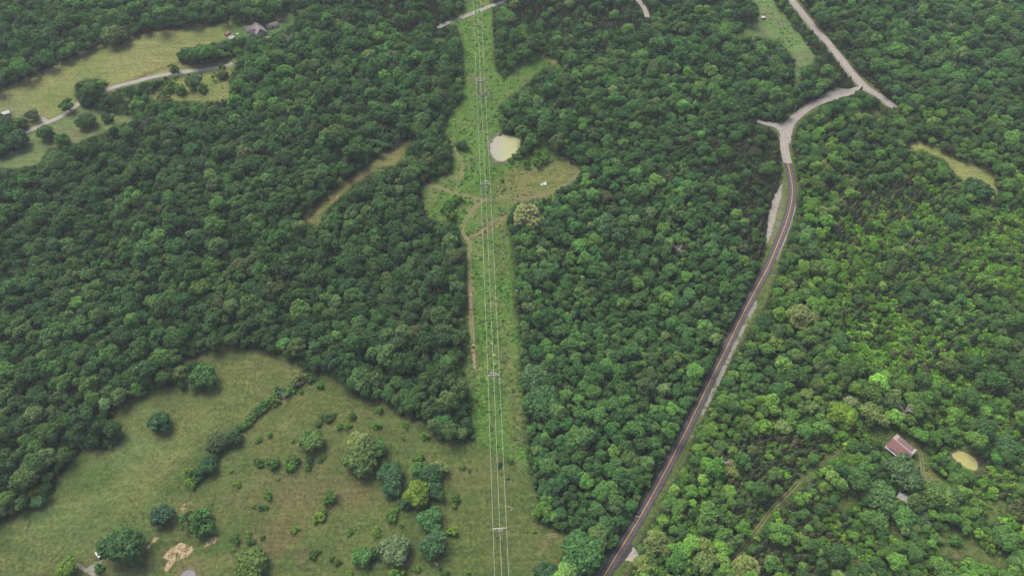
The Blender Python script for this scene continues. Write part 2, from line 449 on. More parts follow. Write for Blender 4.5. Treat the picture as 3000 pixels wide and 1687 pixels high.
n5 = noise_node(nt, 1.0, 4, 0.6)
mp = nt.nodes.new('ShaderNodeMapping')
mp.inputs['Rotation'].default_value = (0, 0, -0.75)
mp.inputs['Scale'].default_value = (0.035, 0.30, 0.1)
tc5 = nt.nodes.new('ShaderNodeTexCoord')
nt.links.new(tc5.outputs['Object'], mp.inputs[0])
nt.links.new(mp.outputs[0], n5.inputs['Vector'])
r5 = ramp(nt, n5.outputs[0], [(0.36, (0.84, 0.87, 0.85)), (0.64, (1.17, 1.13, 1.10))])
c = mix(nt, 'MULTIPLY', 1.0, c, r5.outputs[0])
n4 = noise_node(nt, 0.22, 6, 0.75)
r4 = ramp(nt, n4.outputs[0], [(0.52, (0, 0, 0)), (0.68, (1, 1, 1))])
mm = nt.nodes.new('ShaderNodeMath')
mm.operation = 'MULTIPLY'
nt.links.new(r4.outputs[0], mm.inputs[0])
nt.links.new(at.outputs['Alpha'], mm.inputs[1])
c = mix(nt, 'MIX', mm.outputs[0], c, (0.135, 0.112, 0.056))
nt.links.new(c, b.inputs['Base Color'])
b.inputs['Roughness'].default_value = 1.0
b.inputs['Specular IOR Level'].default_value = 0.05
bp = nt.nodes.new('ShaderNodeBump')
bp.inputs['Strength'].default_value = 0.8
bp.inputs['Distance'].default_value = 0.5
nt.links.new(n1.outputs[0], bp.inputs['Height'])
nt.links.new(bp.outputs[0], b.inputs['Normal'])

# leaves: tint of the plant (custom attribute) varied leaf clump by leaf clump
def leaf_mat(name, spread, trans=0.22):
    m, nt, b = new_mat(name)
    t = nt.nodes.new('ShaderNodeAttribute')
    t.attribute_type = 'INSTANCER'
    t.attribute_name = 'tint'
    v = nt.nodes.new('ShaderNodeAttribute')
    v.attribute_name = 'lv'
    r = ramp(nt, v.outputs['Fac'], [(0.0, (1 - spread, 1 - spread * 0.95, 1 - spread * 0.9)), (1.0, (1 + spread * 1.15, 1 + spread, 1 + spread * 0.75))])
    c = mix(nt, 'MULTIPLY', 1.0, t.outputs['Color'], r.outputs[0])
    nt.links.new(c, b.inputs['Base Color'])
    b.inputs['Roughness'].default_value = 0.7
    b.inputs['Specular IOR Level'].default_value = 0.10
    tr = nt.nodes.new('ShaderNodeBsdfTranslucent')
    c2 = mix(nt, 'MULTIPLY', 1.0, c, (1.15, 1.2, 0.6))
    nt.links.new(c2, tr.inputs[0])
    ms = nt.nodes.new('ShaderNodeMixShader')
    ms.inputs[0].default_value = trans
    nt.links.new(b.outputs[0], ms.inputs[1])
    nt.links.new(tr.outputs[0], ms.inputs[2])
    nt.links.new(ms.outputs[0], nt.nodes['Material Output'].inputs[0])
    return m


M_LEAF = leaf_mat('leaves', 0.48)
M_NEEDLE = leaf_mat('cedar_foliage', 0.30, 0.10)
M_BARK = mottled('bark', (0.07, 0.058, 0.045), (0.16, 0.14, 0.115), 2.0)
M_DEAD = mottled('weathered_dead_wood', (0.20, 0.18, 0.16), (0.36, 0.33, 0.30), 1.5)
M_POLE = mottled('weathered_pole_wood', (0.34, 0.325, 0.295), (0.46, 0.445, 0.41), 0.8)
M_INS = mottled('brown_insulator_glaze', (0.10, 0.06, 0.04), (0.16, 0.10, 0.07), 3, 0.3)
M_WIRE = mottled('aluminium_wire', (0.34, 0.345, 0.325), (0.42, 0.425, 0.40), 0.5, 0.45)
M_PAINT = mottled('yellow_road_paint', (0.36, 0.20, 0.065), (0.46, 0.26, 0.085), 2.0, 0.7)
M_PAINT_OLD = mottled('worn_road_paint', (0.30, 0.20, 0.14), (0.36, 0.24, 0.16), 1.0, 0.8)
M_CHIP = mottled('pale_chip_seal', (0.160, 0.150, 0.138), (0.225, 0.212, 0.198), 0.35, 0.9)
M_GRAVEL = mottled('pale_gravel', (0.19, 0.175, 0.16), (0.27, 0.255, 0.235), 0.6, 0.95, 0.3)
M_CONC = mottled('drive_concrete', (0.165, 0.162, 0.152), (0.215, 0.21, 0.20), 0.4, 0.9)
M_RUT = mottled('dusty_wheel_rut', (0.105, 0.094, 0.052), (0.155, 0.136, 0.076), 0.6, 1.0)
M_SOIL = mottled('bare_orange_soil', (0.23, 0.172, 0.105), (0.32, 0.248, 0.160), 0.8, 1.0, 0.3)
M_ROCK = mottled('grey_rock_cut', (0.13, 0.125, 0.105), (0.26, 0.25, 0.215), 0.7, 0.95, 0.5)
M_PALE = mottled('pale_rubble', (0.11, 0.105, 0.09), (0.20, 0.192, 0.172), 0.8, 0.95, 0.4)
M_MUD = mottled('dark_mud', (0.055, 0.055, 0.038), (0.10, 0.095, 0.062), 0.7, 0.8, 0.3)

# asphalt: wheel paths a little darker/lighter across the lane
M_ASPH, nt, b = new_mat('new_asphalt')
uvn = nt.nodes.new('ShaderNodeUVMap')
sx = nt.nodes.new('ShaderNodeSeparateXYZ')
nt.links.new(uvn.outputs[0], sx.inputs[0])
rr = ramp(nt, sx.outputs[0], [(0.0, (0.026, 0.025, 0.027)), (0.06, (0.036, 0.035, 0.038)), (0.2, (0.056, 0.053, 0.059)), (0.34, (0.048, 0.046, 0.050)), (0.5, (0.040, 0.038, 0.041)),
                             (0.66, (0.054, 0.051, 0.057)), (0.8, (0.062, 0.058, 0.065)), (0.97, (0.034, 0.032, 0.034))])
nn = noise_node(nt, 0.6, 5)
rn = ramp(nt, nn.outputs[0], [(0.36, (0.72, 0.72, 0.72)), (0.64, (1.25, 1.25, 1.25))])
nt.links.new(mix(nt, 'MULTIPLY', 1.0, rr.outputs[0], rn.outputs[0]), b.inputs['Base Color'])
b.inputs['Roughness'].default_value = 0.8

# pond scum and water
M_SCUM, nt, b = new_mat('duckweed_water_painted_sheen')
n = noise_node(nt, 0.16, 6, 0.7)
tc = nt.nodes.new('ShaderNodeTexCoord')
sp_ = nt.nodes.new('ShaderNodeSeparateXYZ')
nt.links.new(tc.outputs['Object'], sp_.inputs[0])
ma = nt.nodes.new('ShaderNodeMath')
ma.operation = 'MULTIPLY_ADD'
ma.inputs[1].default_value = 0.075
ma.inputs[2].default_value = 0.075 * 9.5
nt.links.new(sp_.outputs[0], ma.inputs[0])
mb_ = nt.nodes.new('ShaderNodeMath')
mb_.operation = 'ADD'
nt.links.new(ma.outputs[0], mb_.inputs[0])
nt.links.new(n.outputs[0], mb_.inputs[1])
r = ramp(nt, mb_.outputs[0], [(0.30, (0.185, 0.192, 0.142)), (0.50, (0.195, 0.205, 0.122)), (0.72, (0.205, 0.217, 0.108))])  # left part greyer: water sheen painted into the colour, blended into the algae green
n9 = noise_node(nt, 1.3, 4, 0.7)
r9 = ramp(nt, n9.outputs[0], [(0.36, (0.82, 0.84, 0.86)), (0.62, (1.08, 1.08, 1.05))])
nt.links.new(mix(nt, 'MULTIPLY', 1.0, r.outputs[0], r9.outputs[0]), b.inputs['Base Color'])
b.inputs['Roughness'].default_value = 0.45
M_SCUM2 = mottled('yellow_duckweed', (0.225, 0.225, 0.078), (0.255, 0.255, 0.095), 0.4, 0.6)
M_WATER, nt, b = new_mat('muddy_grey_water')
b.inputs['Base Color'].default_value = (0.075, 0.075, 0.085, 1)
b.inputs['Roughness'].default_value = 0.35
b.inputs['Specular IOR Level'].default_value = 0.2


# ------------------------------------------------------------------ mesh building helpers
class MB:
    def __init__(self):
        self.v, self.f, self.m = [], [], []

    def add(self, vs, fs, mi=0):
        o = len(self.v)
        self.v += [tuple(map(float, p)) for p in vs]
        self.f += [tuple(i + o for i in f) for f in fs]
        self.m += [mi] * len(fs)
        return self

    def box(self, c, s, rz=0.0, mi=0):
        x, y, z = s[0] / 2, s[1] / 2, s[2] / 2
        ca, sa = math.cos(rz), math.sin(rz)
        vs = []
        for dz in (-z, z):
            for dx, dy in ((-x, -y), (x, -y), (x, y), (-x, y)):
                vs.append((c[0] + dx * ca - dy * sa, c[1] + dx * sa + dy * ca, c[2] + dz))
        return self.add(vs, [(3, 2, 1, 0), (4, 5, 6, 7), (0, 1, 5, 4), (1, 2, 6, 5), (2, 3, 7, 6), (3, 0, 4, 7)], mi)

    def tube(self, pts, radii, n=6, mi=0, cap=True):
        pts = [np.array(p, float) for p in pts]
        if not isinstance(radii, (list, tuple)):
            radii = [radii] * len(pts)
        rings = []
        o = len(self.v)
        for k, p in enumerate(pts):
            d = pts[min(k + 1, len(pts) - 1)] - pts[max(k - 1, 0)]
            d = d / (np.linalg.norm(d) + 1e-9)
            a = np.cross(d, (0, 0, 1) if abs(d[2]) < 0.9 else (1, 0, 0))
            a /= np.linalg.norm(a)
            bb = np.cross(d, a)
            rings.append([p + radii[k] * (a * math.cos(2 * math.pi * j / n) + bb * math.sin(2 * math.pi * j / n)) for j in range(n)])
        vs = [q for r in rings for q in r]
        fs = []
        for k in range(len(pts) - 1):
            for j in range(n):
                fs.append((k * n + j, k * n + (j + 1) % n, (k + 1) * n + (j + 1) % n, (k + 1) * n + j))
        if cap:
            fs.append(tuple(range(n - 1, -1, -1)))
            fs.append(tuple((len(pts) - 1) * n + j for j in range(n)))
        return self.add(vs, fs, mi)

    def mesh(self, name, mats):
        me = bpy.data.meshes.new(name)
        me.from_pydata(self.v, [], self.f)
        for m in (mats if isinstance(mats, (list, tuple)) else [mats]):
            me.materials.append(m)
        if any(self.m):
            me.polygons.foreach_set('material_index', self.m)
        me.update()
        return me


def tag(o, label=None, cat=None, group=None, kind=None):
    if label:
        o['label'] = label
    if cat:
        o['category'] = cat
    if group:
        o['group'] = group
    if kind:
        o['kind'] = kind
    return o


def obj(name, me, parent=None, loc=(0, 0, 0), rz=0.0, scale=None):
    o = bpy.data.objects.new(name, me)
    COL.objects.link(o)
    o.parent = parent
    o.location = loc
    o.rotation_euler = (0, 0, rz)
    if scale is not None:
        o.scale = scale
    return o


def empty(name, loc, rz=0.0):
    o = obj(name, None, None, loc, rz)
    o.empty_display_size = 1.0
    return o


# ------------------------------------------------------------------ ground sheet
STEP = 3.0
fine_x = np.arange(-720, 720.1, STEP)
fine_y = np.arange(40, 900.1, STEP)
xs = np.concatenate([[-6000, -3500, -2000, -1300, -950, -800], fine_x, [800, 950, 1300, 2000, 3500, 6000]])
ys = np.concatenate([[-3000, -1500, -700, -300, -100, -20, 20], fine_y, [930, 1000, 1150, 1500, 2200, 4000, 9000]])
GXm, GYm = np.meshgrid(xs, ys)
GZm = hgt(GXm, GYm)
far = np.clip((np.hypot(GXm, GYm - 400) - 900) / 1500, 0, 1)
GZm = GZm * (1 - far)
nx, ny = len(xs), len(ys)
gv = np.stack([GXm, GYm, GZm], -1).reshape(-1, 3)
idx = np.arange(nx * ny).reshape(ny, nx)
gf = np.stack([idx[:-1, :-1], idx[:-1, 1:], idx[1:, 1:], idx[1:, :-1]], -1).reshape(-1, 4)
gm = bpy.data.meshes.new('ground')
gm.vertices.add(len(gv))
gm.vertices.foreach_set('co', gv.ravel())
gm.loops.add(len(gf) * 4)
gm.loops.foreach_set('vertex_index', gf.ravel())
gm.polygons.add(len(gf))
gm.polygons.foreach_set('loop_start', np.arange(0, len(gf) * 4, 4))
gm.polygons.foreach_set('use_smooth', np.ones(len(gf), bool))
gm.update()
gm.validate()
pd_ = depth_at(gv[:, 0], gv[:, 1], gv[:, 2])
okv = pd_ > 100
px, py, _ = proj(gv[:, 0], gv[:, 1], gv[:, 2])
inr = okv & (px > -RO) & (px < 2576 + RO) & (py > -RO) & (py < 1449 + RO)
gc = np.zeros((len(gv), 4))
gc[:, :3] = (0.040, 0.046, 0.026)
jj, ii = ridx(np.where(inr, px, 0), np.where(inr, py, 0))
gc[inr, :3] = paint[jj[inr], ii[inr]]
gc[inr, 3] = straw[jj[inr], ii[inr]]
ca = gm.attributes.new('gcol', 'FLOAT_COLOR', 'POINT')
ca.data.foreach_set('color', gc.ravel())
gm.materials.append(M_GROUND)
tag(obj('ground', gm), 'rolling grassy ground under the woods and meadows', 'ground', kind='structure')


# ------------------------------------------------------------------ roads, tracks, patches, water
def resample(pts, step):
    p = np.array([(q[0], q[1]) for q in pts])
    # Catmull-Rom for a smooth run
    out = []
    for k in range(len(p) - 1):
        p0, p1, p2, p3 = p[max(k - 1, 0)], p[k], p[k + 1], p[min(k + 2, len(p) - 1)]
        n = max(2, int(np.linalg.norm(p2 - p1) / step))
        for t in np.arange(n) / n:
            out.append(0.5 * ((2 * p1) + (-p0 + p2) * t + (2 * p0 - 5 * p1 + 4 * p2 - p3) * t * t + (-p0 + 3 * p1 - 3 * p2 + p3) * t ** 3))
    out.append(p[-1])
    return np.array(out)


def strip(name, line_px, width, up, mat, label=None, cat=None, off=0.0, jit=0.0, parent=None, step=2.5, trim=(0, 0), cross=5, kind='structure', thick=0.0):
    c = resample(gl(line_px), step)
    if trim[1]:
        c = c[:-trim[1]]
    c = c[trim[0]:]
    t = np.gradient(c, axis=0)
    t /= np.linalg.norm(t, axis=1)[:, None] + 1e-9
    nrm = np.stack([t[:, 1], -t[:, 0]], 1)             # right-hand side
    n = len(c)
    r = np.random.default_rng(abs(hash(name)) % 1000 if False else len(line_px) * 31 + int(width * 10))
    jl, jr = (np.convolve(r.normal(size=n + 4), np.ones(5) / 5, 'valid') * jit for _ in range(2))
    vs, fs, uv = [], [], []
    for k in range(n):
        for q in range(cross):
            a = q / (cross - 1)
            w = (a - 0.5) * width + (jl[k] * (1 - a) * -1 + jr[k] * a) + off
            x, y = c[k] + nrm[k] * w
            z = float(hgt(x, y)) + up + (0.04 * (1 - abs(2 * a - 1)) if thick else 0)
            vs.append((x, y, z))
            uv.append((a, k * step))
    for k in range(n - 1):
        for q in range(cross - 1):
            i = k * cross + q
            fs.append((i + 1, i, i + cross, i + cross + 1))
    if thick:                                          # skirts so that the surface has an edge
        base = len(vs)
        for k in range(n):
            for q in (0, cross - 1):
                x, y, z = vs[k * cross + q]
                vs.append((x + nrm[k][0] * (0.35 if q else -0.35), y + nrm[k][1] * (0.35 if q else -0.35), z - up - 0.05))
                uv.append((0.0 if q == 0 else 1.0, k * step))
        for k in range(n - 1):
            fs.append((k * cross, base + 2 * k, base + 2 * k + 2, (k + 1) * cross))
            fs.append((base + 2 * k + 1, k * cross + cross - 1, (k + 1) * cross + cross - 1, base + 2 * k + 3))
    me = bpy.data.meshes.new(name)
    me.from_pydata(vs, [], fs)
    ul = me.uv_layers.new(name='UVMap')
    ul.data.foreach_set('uv', [cc for l in me.loops for cc in uv[l.vertex_index]])
    me.materials.append(mat)
    me.update()
    o = obj(name, me, parent)
    if parent is None:
        tag(o, label, cat, kind=kind)
    return o


road = strip('paved_road', ROAD, 6.5, 0.14, M_ASPH, 'freshly paved dark two-lane road running down through the woods', 'road', thick=1)
for s in (-1, 1):
    strip('centre_line', ROAD, 0.22, 0.192, M_PAINT, parent=road, off=s * 0.17, cross=2)
old_road = strip('weathered_road', ROAD2, 7.6, 0.12, M_CHIP, 'pale weathered road curving uphill from the end of the new asphalt', 'road', jit=0.25, thick=1)
strip('centre_line', ROAD2[:7], 0.35, 0.168, M_PAINT_OLD, parent=old_road, cross=2)
strip('side_road', SPUR, 5.0, 0.09, M_CHIP, 'short pale side road joining the weathered road at the fork', 'road', jit=0.2)
strip('gravel_road', GRAVEL, 7.6, 0.10, M_CHIP, 'straight pale road beside the line of cedars', 'road', jit=0.3)
strip('road_shoulder', GRAVEL, 1.2, 0.06, M_PALE, 'rubble shoulder along the straight pale road', 'shoulder', off=4.9, jit=0.5)
strip('driveway', DRIVE, 5.2, 0.09, M_CONC, 'pale concrete driveway below the hay field', 'driveway', jit=0.15)
strip('driveway_spur', [(97, 293), (107, 299), (120, 309)], 4.5, 0.06, M_CONC, 'short concrete spur leaving the driveway at the round pasture', 'driveway', jit=0.3)
strip('farm_lane', ROAD_N, 5.6, 0.09, M_CONC, 'pale lane crossing under the power line', 'road', jit=0.15)
strip('farm_lane', ROAD_N2, 6.0, 0.09, M_CHIP, 'short visible bend of a pale lane among the dark cedars', 'road', jit=0.2)
# junction fillets
JCT = [(1931, 306), (1940, 309), (1950, 311), (1961, 311.5), (1971, 310.5), (1983, 306), (1992, 299), (2004, 297), (2010, 301), (2001, 313), (1994, 326), (1990, 346), (1988, 362), (1966, 362), (1964, 346), (1961, 334), (1953, 324), (1942, 318.5), (1931, 316)]


def sheet(name, poly, up, mat, label, cat, cell=1.0, keep=None, seed=0, kind='structure', level=None, bump=0.0, frag=3.2):
    """a sheet over the ground, cut from small cells; `keep` (0..1) drops cells by noise so the patch frays"""
    w = np.array(gl(poly))[:, :2]
    x0, y0 = w.min(0) - cell
    x1, y1 = w.max(0) + cell
    nxx, nyy = int((x1 - x0) / cell) + 2, int((y1 - y0) / cell) + 2
    X, Y = np.meshgrid(x0 + np.arange(nxx) * cell, y0 + np.arange(nyy) * cell)
    r = np.random.default_rng(seed + 7)
    X = X + r.uniform(-0.3, 0.3, X.shape) * cell
    Y = Y + r.uniform(-0.3, 0.3, Y.shape) * cell
    cx, cy = (X[:-1, :-1] + X[1:, 1:]) / 2, (Y[:-1, :-1] + Y[1:, 1:]) / 2
    ins = np.zeros(cx.shape, bool)
    for k in range(len(w)):
        ax, ay = w[k]
        bx, by = w[(k + 1) % len(w)]
        if ay != by:
            ins ^= ((ay > cy) != (by > cy)) & (cx < (bx - ax) * (cy - ay) / (by - ay) + ax)
    if keep is not None:
        ins &= fbm(max(2.5, frag / cell), seed + 90, cx.shape) * 0.75 + r.random(cx.shape) * 0.25 > keep
    Z = (hgt(X, Y) if level is None else np.full(X.shape, level)) + up + (r.random(X.shape) * bump if bump else 0)
    used = np.zeros(X.shape, bool)
    used[:-1, :-1] |= ins
    used[1:, :-1] |= ins
    used[:-1, 1:] |= ins
    used[1:, 1:] |= ins
    nid = -np.ones(X.shape, int)
    nid[used] = np.arange(used.sum())
    vs = np.stack([X[used], Y[used], Z[used]], 1)
    a, bq, cq, d = nid[:-1, :-1][ins], nid[:-1, 1:][ins], nid[1:, 1:][ins], nid[1:, :-1][ins]
    me = bpy.data.meshes.new(name)
    me.from_pydata(vs.tolist(), [], np.stack([a, bq, cq, d], 1).tolist())
    me.materials.append(mat)
    me.update()
    o = obj(name, me)
    tag(o, label, cat, kind=kind)
    return o


def water(name, poly, mat, label, up, k):
    fx, fy, fl, fr = FLAT[k]
    w = np.array(gl(poly))[:, :2]
    c = w.mean(0)
    ang = np.linspace(0, 2 * math.pi, 97)[:-1]
    th_ = np.arctan2(w[:, 1] - c[1], w[:, 0] - c[0])
    rad = np.hypot(w[:, 0] - c[0], w[:, 1] - c[1])
    o_ = np.argsort(th_)
    rr_ = np.interp(ang, th_[o_], rad[o_], period=2 * math.pi)
    rr_ = (np.roll(rr_, 1) + rr_ + np.roll(rr_, -1)) / 3 + rng.normal(size=96) * 0.10
    vs = [(c[0], c[1], fl + up)]
    fs = []
    for ring in (0.5, 1.0):
        vs += [(c[0] + rr_[i] * ring * math.cos(ang[i]), c[1] + rr_[i] * ring * math.sin(ang[i]), fl + up) for i in range(96)]
    for i in range(96):
        j = (i + 1) % 96
        fs.append((0, 1 + i, 1 + j))
        fs.append((1 + i, 97 + i, 97 + j, 1 + j))
    mb = MB().add(vs, fs)
    tag(obj(name, mb.mesh(name, mat)), label, 'pond', kind='structure')
    # muddy rim, a low ring standing just proud of the water
    vs, fs = [], []
    for i in range(96):
        for q, (k_, zz) in enumerate(((0.985, 0.02), (1.03, 0.22), (1.16 + 0.05 * math.sin(i * 0.7), 0.06))):
            x, y = c[0] + rr_[i] * k_ * math.cos(ang[i]), c[1] + rr_[i] * k_ * math.sin(ang[i])
            vs.append((x, y, fl + up + zz - (0.1 if q == 2 else 0)))
    for i in range(96):
        j = (i + 1) % 96
        for q in range(2):
            fs.append((i * 3 + q, i * 3 + q + 1, j * 3 + q + 1, j * 3 + q))
    tag(obj('pond_bank', MB().add(vs, fs).mesh('pond_bank', M_MUD)), 'dark muddy rim round the ' + label, 'bank', kind='structure')


sheet('road_junction', JCT, 0.19, M_CHIP, 'pale flared paving where the side road meets the weathered road', 'road', 0.8, seed=1)
sheet('asphalt_apron', [(1583, 1360), (1592, 1372), (1590, 1384), (1577, 1402), (1562, 1420), (1548, 1432), (1546, 1426)], 0.11, M_ASPH, 'dark flare of asphalt at the farm entrance', 'road', 0.7, seed=2)
sheet('gravel_apron', [(1593, 1374), (1606, 1390), (1612, 1403), (1600, 1405), (1588, 1412), (1572, 1408), (1580, 1396)], 0.07, M_GRAVEL, 'pale gravel apron at the farm entrance beside the road', 'gravel', 0.6, 0.3, 3)
sheet('gravel_shoulder', [(2003, 508), (2000, 530), (1990, 566), (1974, 610), (1955, 655), (1951, 652), (1968, 606), (1984, 562), (1995, 528)], 0.06, M_PALE, 'pale rubble shoulder along the bend of the paved road', 'shoulder', 0.7, 0.22, 4)
sheet('gravel_shoulder', [(1908, 758), (1902, 775), (1872, 832), (1836, 908), (1800, 985), (1770, 1042), (1762, 1044), (1790, 978), (1826, 900), (1862, 822), (1894, 756)], 0.06, M_PALE,
      'long pale gravel shoulder beside the straight paved road', 'shoulder', 0.7, 0.43, 5)
sheet('gravel_shoulder', [(1552, 1376), (1540, 1398), (1520, 1428), (1505, 1452), (1500, 1446), (1522, 1410), (1540, 1384)], 0.06, M_PALE, 'dusty shoulder under the big roadside tree', 'shoulder', 0.6, 0.42, 6)
sheet('rock_cut', [(1968, 462), (1964, 500), (1955, 530), (1948, 560), (1940, 590), (1930, 612), (1928, 590), (1932, 560), (1934, 530), (1945, 500), (1957, 478)], 0.09, M_ROCK,
      'grey rocky cut slope between the cedars and the paved road', 'rock', 0.8, 0.20, 7, bump=0.35)
sheet('bare_bank', [(2070, 246), (2080, 232), (2102, 222), (2122, 223), (2143, 226), (2138, 232), (2105, 240)], 0.08, M_PALE, 'pale bare bank above the weathered road', 'bank', 0.8, 0.30, 8, bump=0.4)
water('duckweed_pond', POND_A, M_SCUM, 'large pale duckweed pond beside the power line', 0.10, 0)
water('yellow_pond', POND_B, M_SCUM2, 'small yellow pond near the red-roofed barn', 0.10, 1)
water('muddy_pool', POND_C, M_WATER, 'grey muddy pool in the meadow hollow', 0.10, 2)
sheet('bare_soil', [(408, 1402), (430, 1378), (455, 1364), (480, 1372), (490, 1382), (470, 1400), (440, 1412), (418, 1442), (410, 1430), (424, 1408)], 0.06, M_SOIL, 'large orange bare soil scar above the muddy pool', 'soil', 0.35, 0.465, 11, frag=1.5)
sheet('bare_soil', [(515, 1372), (526, 1354), (545, 1348), (552, 1356), (540, 1366), (524, 1372), (512, 1384)], 0.06, M_SOIL, 'orange soil scar strung along the meadow gully', 'soil', 0.35, 0.49, 12, frag=1.5)
sheet('bare_soil', [(376, 1368), (388, 1352), (402, 1350), (398, 1358), (386, 1366), (372, 1382), (368, 1376)], 0.06, M_SOIL, 'small orange soil scar below the round dark tree', 'soil', 0.35, 0.42, 13, frag=1.8)
sheet('bare_soil', [(455, 1272), (470, 1262), (484, 1262), (468, 1278), (456, 1292)], 0.06, M_SOIL, 'thin pale soil streaks beside the oval bush', 'soil', 0.35, 0.60, 14, frag=1.2)
sheet('bare_soil', [(1186, 864), (1194, 866), (1197, 930), (1199, 940), (1193, 932), (1188, 900)], 0.06, M_SOIL, 'eroded orange wheel rut beside the power line trail', 'soil', 0.45, 0.45, 15)
sheet('bare_soil', [(1181, 738), (1187, 738), (1186, 785), (1180, 787)], 0.06, M_SOIL, 'short bare rut on the trail up the power line', 'soil', 0.45, 0.45, 16)
sheet('gravel_patch', [(190, 1414), (206, 1419), (215, 1430), (236, 1417), (259, 1406), (252, 1424), (238, 1440), (246, 1452), (232, 1449), (218, 1440), (200, 1432)], 0.06, M_PALE,
      'pale gravel patch leading to the metal shed under the tree', 'gravel', 0.5, 0.26, 17)

# wheel ruts of trails
def ruts(line, label, gauge=1.6, w=0.75, mat=M_RUT, name='dirt_track'):
    a = strip(name, line, w, 0.05, mat, label, 'track', off=-gauge / 2, jit=0.35, cross=3)
    strip('wheel_rut', line, w, 0.05, mat, parent=a, off=gauge / 2, jit=0.35, cross=3)


ruts(TRACK_E, 'two-rut farm track winding through the young cedars', w=0.6, gauge=1.9)
ruts(TRACK_BARN, 'grassy two-rut track passing the red-roofed barn', w=0.6, gauge=1.9)
for ln_, lb_, w_, g_, _ in TRAILS:
    ruts(ln_, lb_, g_, w_)

# ------------------------------------------------------------------ plant prototypes (unit crown radius)
ICO_V, ICO_F = None, None


def ico():
    t = (1 + 5 ** 0.5) / 2
    v = [(-1, t, 0), (1, t, 0), (-1, -t, 0), (1, -t, 0), (0, -1, t), (0, 1, t), (0, -1, -t), (0, 1, -t), (t, 0, -1), (t, 0, 1), (-t, 0, -1), (-t, 0, 1)]
    f = [(0, 11, 5), (0, 5, 1), (0, 1, 7), (0, 7, 10), (0, 10, 11), (1, 5, 9), (5, 11, 4), (11, 10, 2), (10, 7, 6), (7, 1, 8),
         (3, 9, 4), (3, 4, 2), (3, 2, 6), (3, 6, 8), (3, 8, 9), (4, 9, 5), (2, 4, 11), (6, 2, 10), (8, 6, 7), (9, 8, 1)]
    v = [np.array(q, float) / np.linalg.norm(q) for q in v]
    cache, nf = {}, []

    def mid(a, b_):
        k = (min(a, b_), max(a, b_))
        if k not in cache:
            q = v[a] + v[b_]
            v.append(q / np.linalg.norm(q))
            cache[k] = len(v) - 1
        return cache[k]
    for a, b_, c_ in f:
        x, y, z = mid(a, b_), mid(b_, c_), mid(c_, a)
        nf += [(a, x, z), (b_, y, x), (c_, z, y), (x, y, z)]
    return np.array(v), np.array(nf)


ICO_V, ICO_F = ico()


def lobes_mesh(name, centres, radii, seed, leaf=0.13, per=40, mat=None, core=0.86, squash=0.9, up_bias=0.15, stem=None, elong=1.0):
    r = np.random.default_rng(seed)
    V, F4, F3, LV = [], [], [], []
    nv = 0
    cmean = np.mean(centres, 0)
    for c, R in zip(centres, radii):
        lvb = r.random()
        # core
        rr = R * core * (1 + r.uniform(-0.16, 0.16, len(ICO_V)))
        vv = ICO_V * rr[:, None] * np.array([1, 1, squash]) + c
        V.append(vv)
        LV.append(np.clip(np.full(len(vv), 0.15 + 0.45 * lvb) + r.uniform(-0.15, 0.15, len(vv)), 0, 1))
        F3.append(ICO_F + nv)
        nv += len(vv)
        # leaf sprays on the outer side
        d = r.normal(size=(per * 2, 3))
        d /= np.linalg.norm(d, axis=1)[:, None]
        out = c - cmean
        out = out / (np.linalg.norm(out) + 1e-6)
        d = d[(d @ out > -0.25) | (d[:, 2] > 0.1)][:per]
        m = len(d)
        pos = c + d * (R * r.uniform(0.88, 1.22, m))[:, None] * np.array([1, 1, squash])
        nrm = d * 0.62 + r.normal(size=(m, 3)) * 0.50 + np.array([0, 0, up_bias])
        nrm /= np.linalg.norm(nrm, axis=1)[:, None]
        a = np.cross(nrm, r.normal(size=(m, 3)))
        a /= np.linalg.norm(a, axis=1)[:, None]
        bq = np.cross(nrm, a)
        s = leaf * r.uniform(0.6, 1.35, m)[:, None]
        quad = np.stack([pos - a * s * elong, pos - bq * s * 0.55 + nrm * s * 0.1, pos + a * s * elong, pos + bq * s * 0.55 - nrm * s * 0.1], 1).reshape(-1, 3)
        V.append(quad)
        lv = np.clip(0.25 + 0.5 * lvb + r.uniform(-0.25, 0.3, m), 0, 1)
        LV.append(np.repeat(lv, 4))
        F4.append(np.arange(m * 4).reshape(-1, 4) + nv)
        nv += m * 4
    V = np.concatenate(V)
    F3 = np.concatenate(F3)
    F4 = np.concatenate(F4)
    lvv = np.concatenate(LV)
    faces = F3.tolist() + F4.tolist()
    verts = V.tolist()
    mi = [0] * len(faces)
    mats = [mat]
    if stem is not None:
        o = len(verts)
        verts += stem.v
        faces += [tuple(i + o for i in f) for f in stem.f]
        mi += [1] * len(stem.f)
        mats.append(M_BARK)
        lvv = np.concatenate([lvv, np.full(len(stem.v), 0.5)])
    me = bpy.data.meshes.new(name)
    me.from_pydata(verts, [], faces)
    for m_ in mats:
        me.materials.append(m_)
    me.polygons.foreach_set('material_index', mi)
    at_ = me.attributes.new('lv', 'FLOAT', 'POINT')
    at_.data.foreach_set('value', lvv)
    me.update()
    return me


